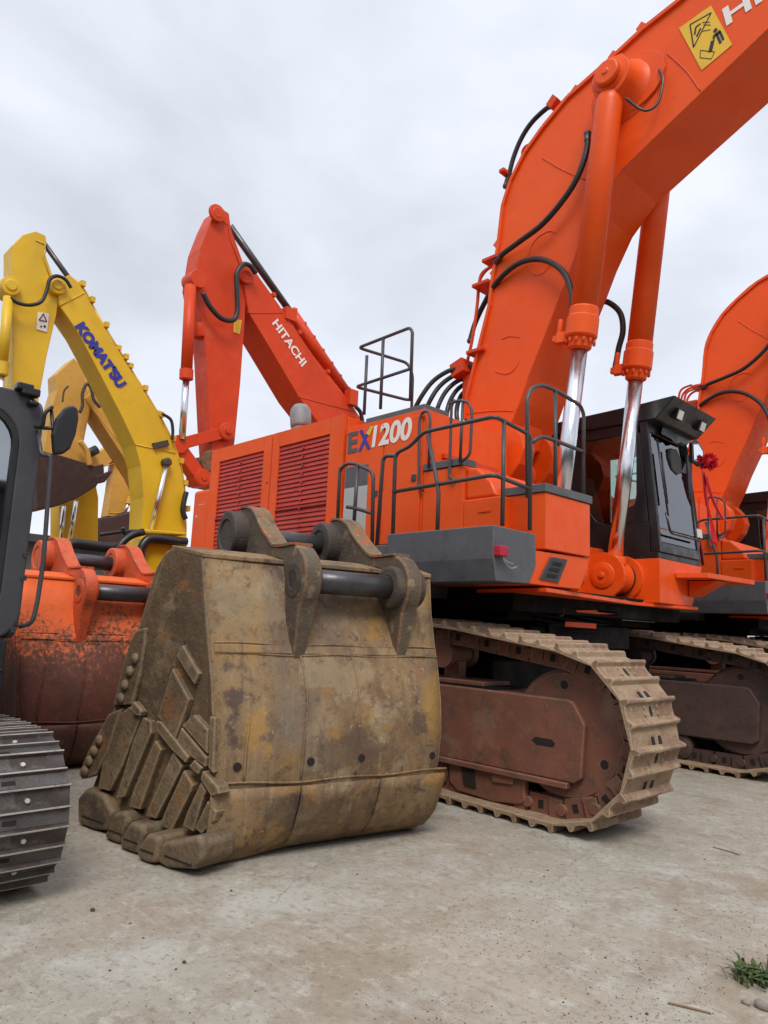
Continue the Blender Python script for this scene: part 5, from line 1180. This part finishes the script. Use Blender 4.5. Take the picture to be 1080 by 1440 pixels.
m.cyl(xp(63, 459, -12.03), xp(63, 459, -12.02), .02, n=8); m.cyl(xp(58, 459, -12.03), xp(58, 459, -12.02), .015, n=8); m.build('sticker_print', BLACK, st2)
# boom lift cylinder rod and its mount
m = MB(); c = xp(235, 650, -11.9); m.lathe(c-V((.1, 0, 0)), (1, 0, 0), [(0, .08), (.14, .08), (.16, .05)], 16); m.obox(xp(226, 625, -11.97), V((.03, 0, 0)), V((0, .14, .06)), V((0, -.02, .05))); m.build('cylinder_pin', MUDK, k1, .008)
m = MB(); m.cyl(c, xp(212, 745, -11.9), .045, n=14); m.cyl(xp(193, 742, -12.7), xp(204, 690, -12.7), .045, n=12); m.pieces('piston_rod', CHROME, k1)
# body: hood with black guard arches in front of the boom foot
X = -11.2
m = MB(); m.prism([xp(*q, X) for q in ((203, 757), (262, 757), (262, 830), (196, 830))], (-.9, 0, 0)); m.box((-13.6, 5.4, 1.1), (-11.3, 9.0, 1.9)); m.build('engine_house', YEL, k1, .03)
m = MB(); m.prism([xp(*q, X+.05) for q in ((204, 744), (262, 749), (262, 753), (200, 750))], (-.4, 0, 0)); m.build('hood_edge', YEL, k1, .02)
m = MB(); m.rail([xp(196, 800, X+.1), xp(198, 770, X+.1), xp(208, 757, X+.1), xp(262, 762, X+.1)], .075, .2); m.rail([xp(160, 795, X+.1), xp(168, 766, X+.1), xp(185, 752, X+.1), xp(202, 748, X+.1)], .06, .2)
m.rail([xp(92, 768, X), xp(104, 764, X), xp(150, 770, X), xp(168, 770, X)], .08, .1)
m.tube([xp(140, 752, X), xp(170, 748, X), xp(192, 747, X)], .03); m.tube([xp(172, 742, X), xp(176, 750, X), xp(180, 756, X)], .04)
m.build('guard_rail', CABP, k1)
m = MB(); m.box((X-1.2, 3.6, 1.2), (X-.3, 5.6, 1.95)); m.build('battery_compartment', CABP, k1, .03)
for dx in (-13.9, -11.5):
    m = MB(); m.prism([(dx, 3.2, .5), (dx, 3.5, .95), (dx, 8.8, .95), (dx, 9.2, .5), (dx, 8.8, .02), (dx, 3.5, .02)], (.55, 0, 0)); m.build('crawler_track', UNDER, k1, .08, 3)
m = MB(); m.tube([xp(262, 692, -11.9), xp(259, 704, -11.9), xp(257, 718, -11.9), xp(261, 730, -11.9)], [.05]*16, 8); m.build('hanging_hose', RUBBER, k1)

# second yellow machine: faded stick and dark bucket
k2 = folded_machine('yellow_excavator', 'faded yellow excavator behind the lettered boom, dark bucket raised beside the round mirror', -15.0, YELOLD,
    [(128, 552), (136, 548), (170, 610), (205, 668), (225, 700), (240, 740)],
    [(120, 560), (130, 575), (160, 622), (190, 668), (205, 700), (212, 740)], .6,
    [(79, 526), (104, 503), (122, 525), (130, 560), (118, 620), (118, 640), (92, 660), (60, 640), (72, 575), (80, 548)], [], 'machines parked in the row behind')
m = MB(); X = -14.6; m.prism([xp(*q, X) for q in ((50, 632), (85, 640), (118, 650), (134, 655), (146, 652), (147, 664), (136, 684), (110, 700), (80, 712), (52, 716))], (-1.3, 0, 0))
m.prism([xp(*q, X+.02) for q in ((134, 670), (158, 661), (158, 664), (148, 678), (136, 680))], (-.2, 0, 0)); m.build('bucket', DBUCK, k2, .05, 3)
m = MB(); m.prism([xp(*q, X-.2) for q in ((75, 640), (100, 610), (125, 640), (132, 660), (112, 655))], (-.4, 0, 0)); m.tube([xp(112, 620, X), xp(122, 635, X), xp(126, 655, X)], .06); m.build('bucket_linkage', YELOLD, k2, .02)
m = MB(); m.tube([xp(112, 580, -14.8), xp(116, 570, -14.8), xp(116, 553, -14.8), xp(122, 540, -14.8), xp(128, 545, -14.8), xp(132, 562, -14.8), xp(141, 573, -14.8)], .035, 8); m.tube([xp(88, 565, -14.8), xp(90, 550, -14.8), xp(96, 543, -14.8)], .02, 6); m.pieces('hydraulic_hose', MUDK, k2)
m = MB(); m.prism([xp(*q, -16.2) for q in ((84, 705), (100, 700), (134, 675), (139, 700), (138, 770), (84, 770))], (-.6, 0, 0)); m.build('boom_base', YEL, k2, .03)
m = MB()
for a, b in (((107, 705), (98, 760)), ((90, 712), (85, 765))): m.cyl(xp(*a, -16.0), xp(*b, -16.0), .05, n=10)
m.pieces('piston_rod', CHROME, k2)
m = MB(); m.box((-17.6, 3.2, .9), (-15.4, 7.6, 2.2)); m.build('engine_house', YELOLD, k2, .05)
for dx in (-17.9, -15.5):
    m = MB(); m.prism([(dx, 2.9, .5), (dx, 3.2, .95), (dx, 7.4, .95), (dx, 7.8, .5), (dx, 7.4, .02), (dx, 3.2, .02)], (.55, 0, 0)); m.build('crawler_track', UNDER, k2, .08, 3)

# third yellow machine: low arm and brown bucket in the gap
k3 = folded_machine('yellow_excavator', 'farthest pale yellow excavator seen in the gap, arm pointing down at a brown bucket', -18.5, YELOLD,
    [(120, 648), (160, 622), (180, 622), (200, 640), (225, 690)], [(128, 668), (150, 655), (168, 640), (190, 652), (205, 690)], .5,
    [(162, 645), (173, 640), (196, 668), (190, 690), (177, 722), (168, 726), (150, 726), (156, 690)], [((190, 680), (183, 705), (174, 722), .09)], 'machines parked in the row behind')
m = MB(); m.prism([xp(*q, -18.2) for q in ((139, 728), (160, 726), (186, 718), (192, 722), (188, 745), (180, 765), (140, 768), (138, 745))], (-1.1, 0, 0)); m.build('bucket', DBUCK, k3, .05, 3)
m = MB(); m.cyl(xp(120, 640, -18.3), xp(136, 632, -18.3), .12, n=14); m.build('arm_cylinder', RUBBER, k3)
m = MB(); m.box((-21, 4.5, .9), (-18.9, 8.6, 2.0)); m.build('engine_house', YELOLD, k3, .05)
for dx in (-21.2, -19.1):
    m = MB(); m.prism([(dx, 4.2, .5), (dx, 4.5, .95), (dx, 8.6, .95), (dx, 9.0, .5), (dx, 8.6, .02), (dx, 4.5, .02)], (.55, 0, 0)); m.build('crawler_track', UNDER, k3, .08, 3)

# low far building seen through the gaps
m = MB(); m.box((-32, -6, 0), (-30, 16, 4.2)); m.box((-32.3, -6.3, 4.2), (-29.7, 16.3, 4.5)); fb = m.build('storage_shed', FARW)
tag(fb, 'long low dark shed far behind the yellow machines', 'shed')

# ------------------------------------------------------------------ festive ribbon on the mirror
rt = thing('ribbon_rosette', 'red ribbon rosette with long sashes tied to the mirror of the black cab', 'ribbon', xp(995, 700, -3.84))
c = xp(996, 650, -3.82); m = MB(); rr = random.Random(5)
for k in range(120):
    d = V((rr.gauss(0, 1), rr.gauss(0, 1), rr.gauss(0, 1))).normalized(); s_ = d.orthogonal().normalized(); s_ = Matrix.Rotation(rr.uniform(0, 6.3), 3, d) @ s_; t_ = d.cross(s_)
    r_ = rr.uniform(.11, .145); m.add([c+d*.02, c+d*r_*.7+s_*.025, c+d*r_+t_*.008, c+d*r_*.7-s_*.025], [(0, 1, 2, 3)])
m.lathe(c-V((.05, 0, 0)), (1, 0, 0), [(0, .03), (.02, .07), (.08, .07), (.1, .03)], 14, sm=True)
m.build('rosette', CLOTH, rt)
def sash(pts, w0, w1, name):
    m = MB(); n_ = len(pts); vs = []; cols = 5
    for i, p in enumerate(pts):
        w_ = w0+(w1-w0)*i/(n_-1)
        for j in range(cols): s_ = j/(cols-1)-.5; vs.append(p+V((.03*math.sin(j*2.2+i*.9), s_*w_, .03*math.sin(j*1.7))))
    m.add(vs, [(i*cols+j, i*cols+j+1, (i+1)*cols+j+1, (i+1)*cols+j) for i in range(n_-1) for j in range(cols-1)], 0, True)
    o = m.build(name, CLOTH, rt); q = o.modifiers.new('s', 'SOLIDIFY'); q.thickness = .004; q = o.modifiers.new('b', 'SUBSURF'); q.levels = q.render_levels = 1
sash([xp(x, y, -3.8) for x, y in ((988, 660), (990, 680), (992, 700), (997, 720), (1004, 745), (1006, 768))], .11, .14, 'sash')
sash([xp(x, y, -3.78) for x, y in ((991, 665), (996, 688), (1004, 708), (1012, 722), (1020, 734))], .10, .24, 'sash')

# ------------------------------------------------------------------ small things on the ground
def weed(name, c, n, h, lab):
    rr = random.Random(int(c.x*100)); m = MB()
    for k in range(n):
        a = rr.uniform(0, 6.28); b0 = c+V((rr.gauss(0, .05), rr.gauss(0, .05), 0)); L = h*rr.uniform(.4, 1)
        d = V((math.cos(a), math.sin(a), 0)); p = b0; w_ = rr.uniform(.004, .009); sd_ = V((-d.y, d.x, 0))*w_
        p1 = b0+d*L*.35+V((0, 0, L*.7)); p2 = b0+d*L*.9+V((0, 0, L*rr.uniform(.5, .9)))
        m.add([b0-sd_, b0+sd_, p1+sd_*1.3, p1-sd_*1.3, p2], [(0, 1, 2, 3), (3, 2, 4)])
    return tag(m.build(name, LEAF), lab, 'weed')
weed('weed_tuft', zp(1066, 1378), 120, .075, 'small green weed tuft growing from the ground at the lower right edge')
def tw(pts, r, lab):
    m = MB(); m.tube([zp(*q)+V((0, 0, r)) for q in pts], r, 6); tag(m.build('twig', WOOD), lab, 'twig')
tw([(940, 1412), (965, 1418), (990, 1424), (1000, 1427)], .005, 'thin dry twig lying on the ground left of the green weed')
tw([(1003, 1192), (1025, 1198), (1040, 1203)], .004, 'short pale twig on the ground right of the muddy track')
def stone(q, r, lab, mat=STONE):
    m = MB(); c = zp(*q); rr = random.Random(int(q[0])); vs = []; fs = []
    n1, n2 = 8, 6
    for i in range(n2+1):
        th = math.pi*i/n2
        for j in range(n1):
            ph = 2*math.pi*j/n1; d = V((math.sin(th)*math.cos(ph), math.sin(th)*math.sin(ph), math.cos(th)))
            vs.append(c+V((0, 0, r*.3))+V((d.x*r, d.y*r*.8, d.z*r*.55))*(1+.35*noise.noise(d*1.5+V((q[0], 0, 0)))))
    fs = [(i*n1+j, (i+1)*n1+j, (i+1)*n1+(j+1) % n1, i*n1+(j+1) % n1) for i in range(n2) for j in range(n1)]
    m.add(vs, fs, 0, True); tag(m.build('stone', mat), lab, 'stone')
stone((130, 1281), .016, 'dark clod on the concrete below the steel tracks', MUDK)
stone((259, 1354), .011, 'tiny dark pebble near the lower left of the ground', MUDK)
stone((325, 1253), .009, 'tiny dark pebble just in front of the muddy bucket', MUDK)
stone((1072, 1418), .035, 'grey stone in the bottom right corner below the weed')
stone((1050, 1412), .02, 'small stone left of the bottom corner stone')
# loose gravel
rr = random.Random(11); m = MB()
for k in range(4200):
    if k % 4: x, y = rr.uniform(600, 1080)+0*k, rr.uniform(1110, 1440)
    else: x, y = rr.uniform(0, 1080), rr.uniform(1180, 1440)
    if noise.noise(V((x*.006, y*.012, 3))) < -.15+.3*rr.random()-.1: continue
    c = zp(x, y); r = rr.uniform(.0018, .0055)*(1.8 if rr.random() < .05 else 1); a = rr.uniform(0, 3.1)
    p = [c+V((math.cos(a+t)*r*rr.uniform(.7, 1.2), math.sin(a+t)*r*rr.uniform(.7, 1.2), 0)) for t in (0, 1.5, 3.1, 4.6)]
    m.add(p+[c+V((rr.uniform(-.3, .3)*r, 0, r*.8))], [(0, 1, 4), (1, 2, 4), (2, 3, 4), (3, 0, 4)], rr.choice((0, 0, 0, 1)))
tag(m.build('gravel', [STONE, MUDK]), 'loose gravel and grit scattered over the concrete', 'gravel', kind='stuff')
print('OBJECTS', len(bpy.data.objects))
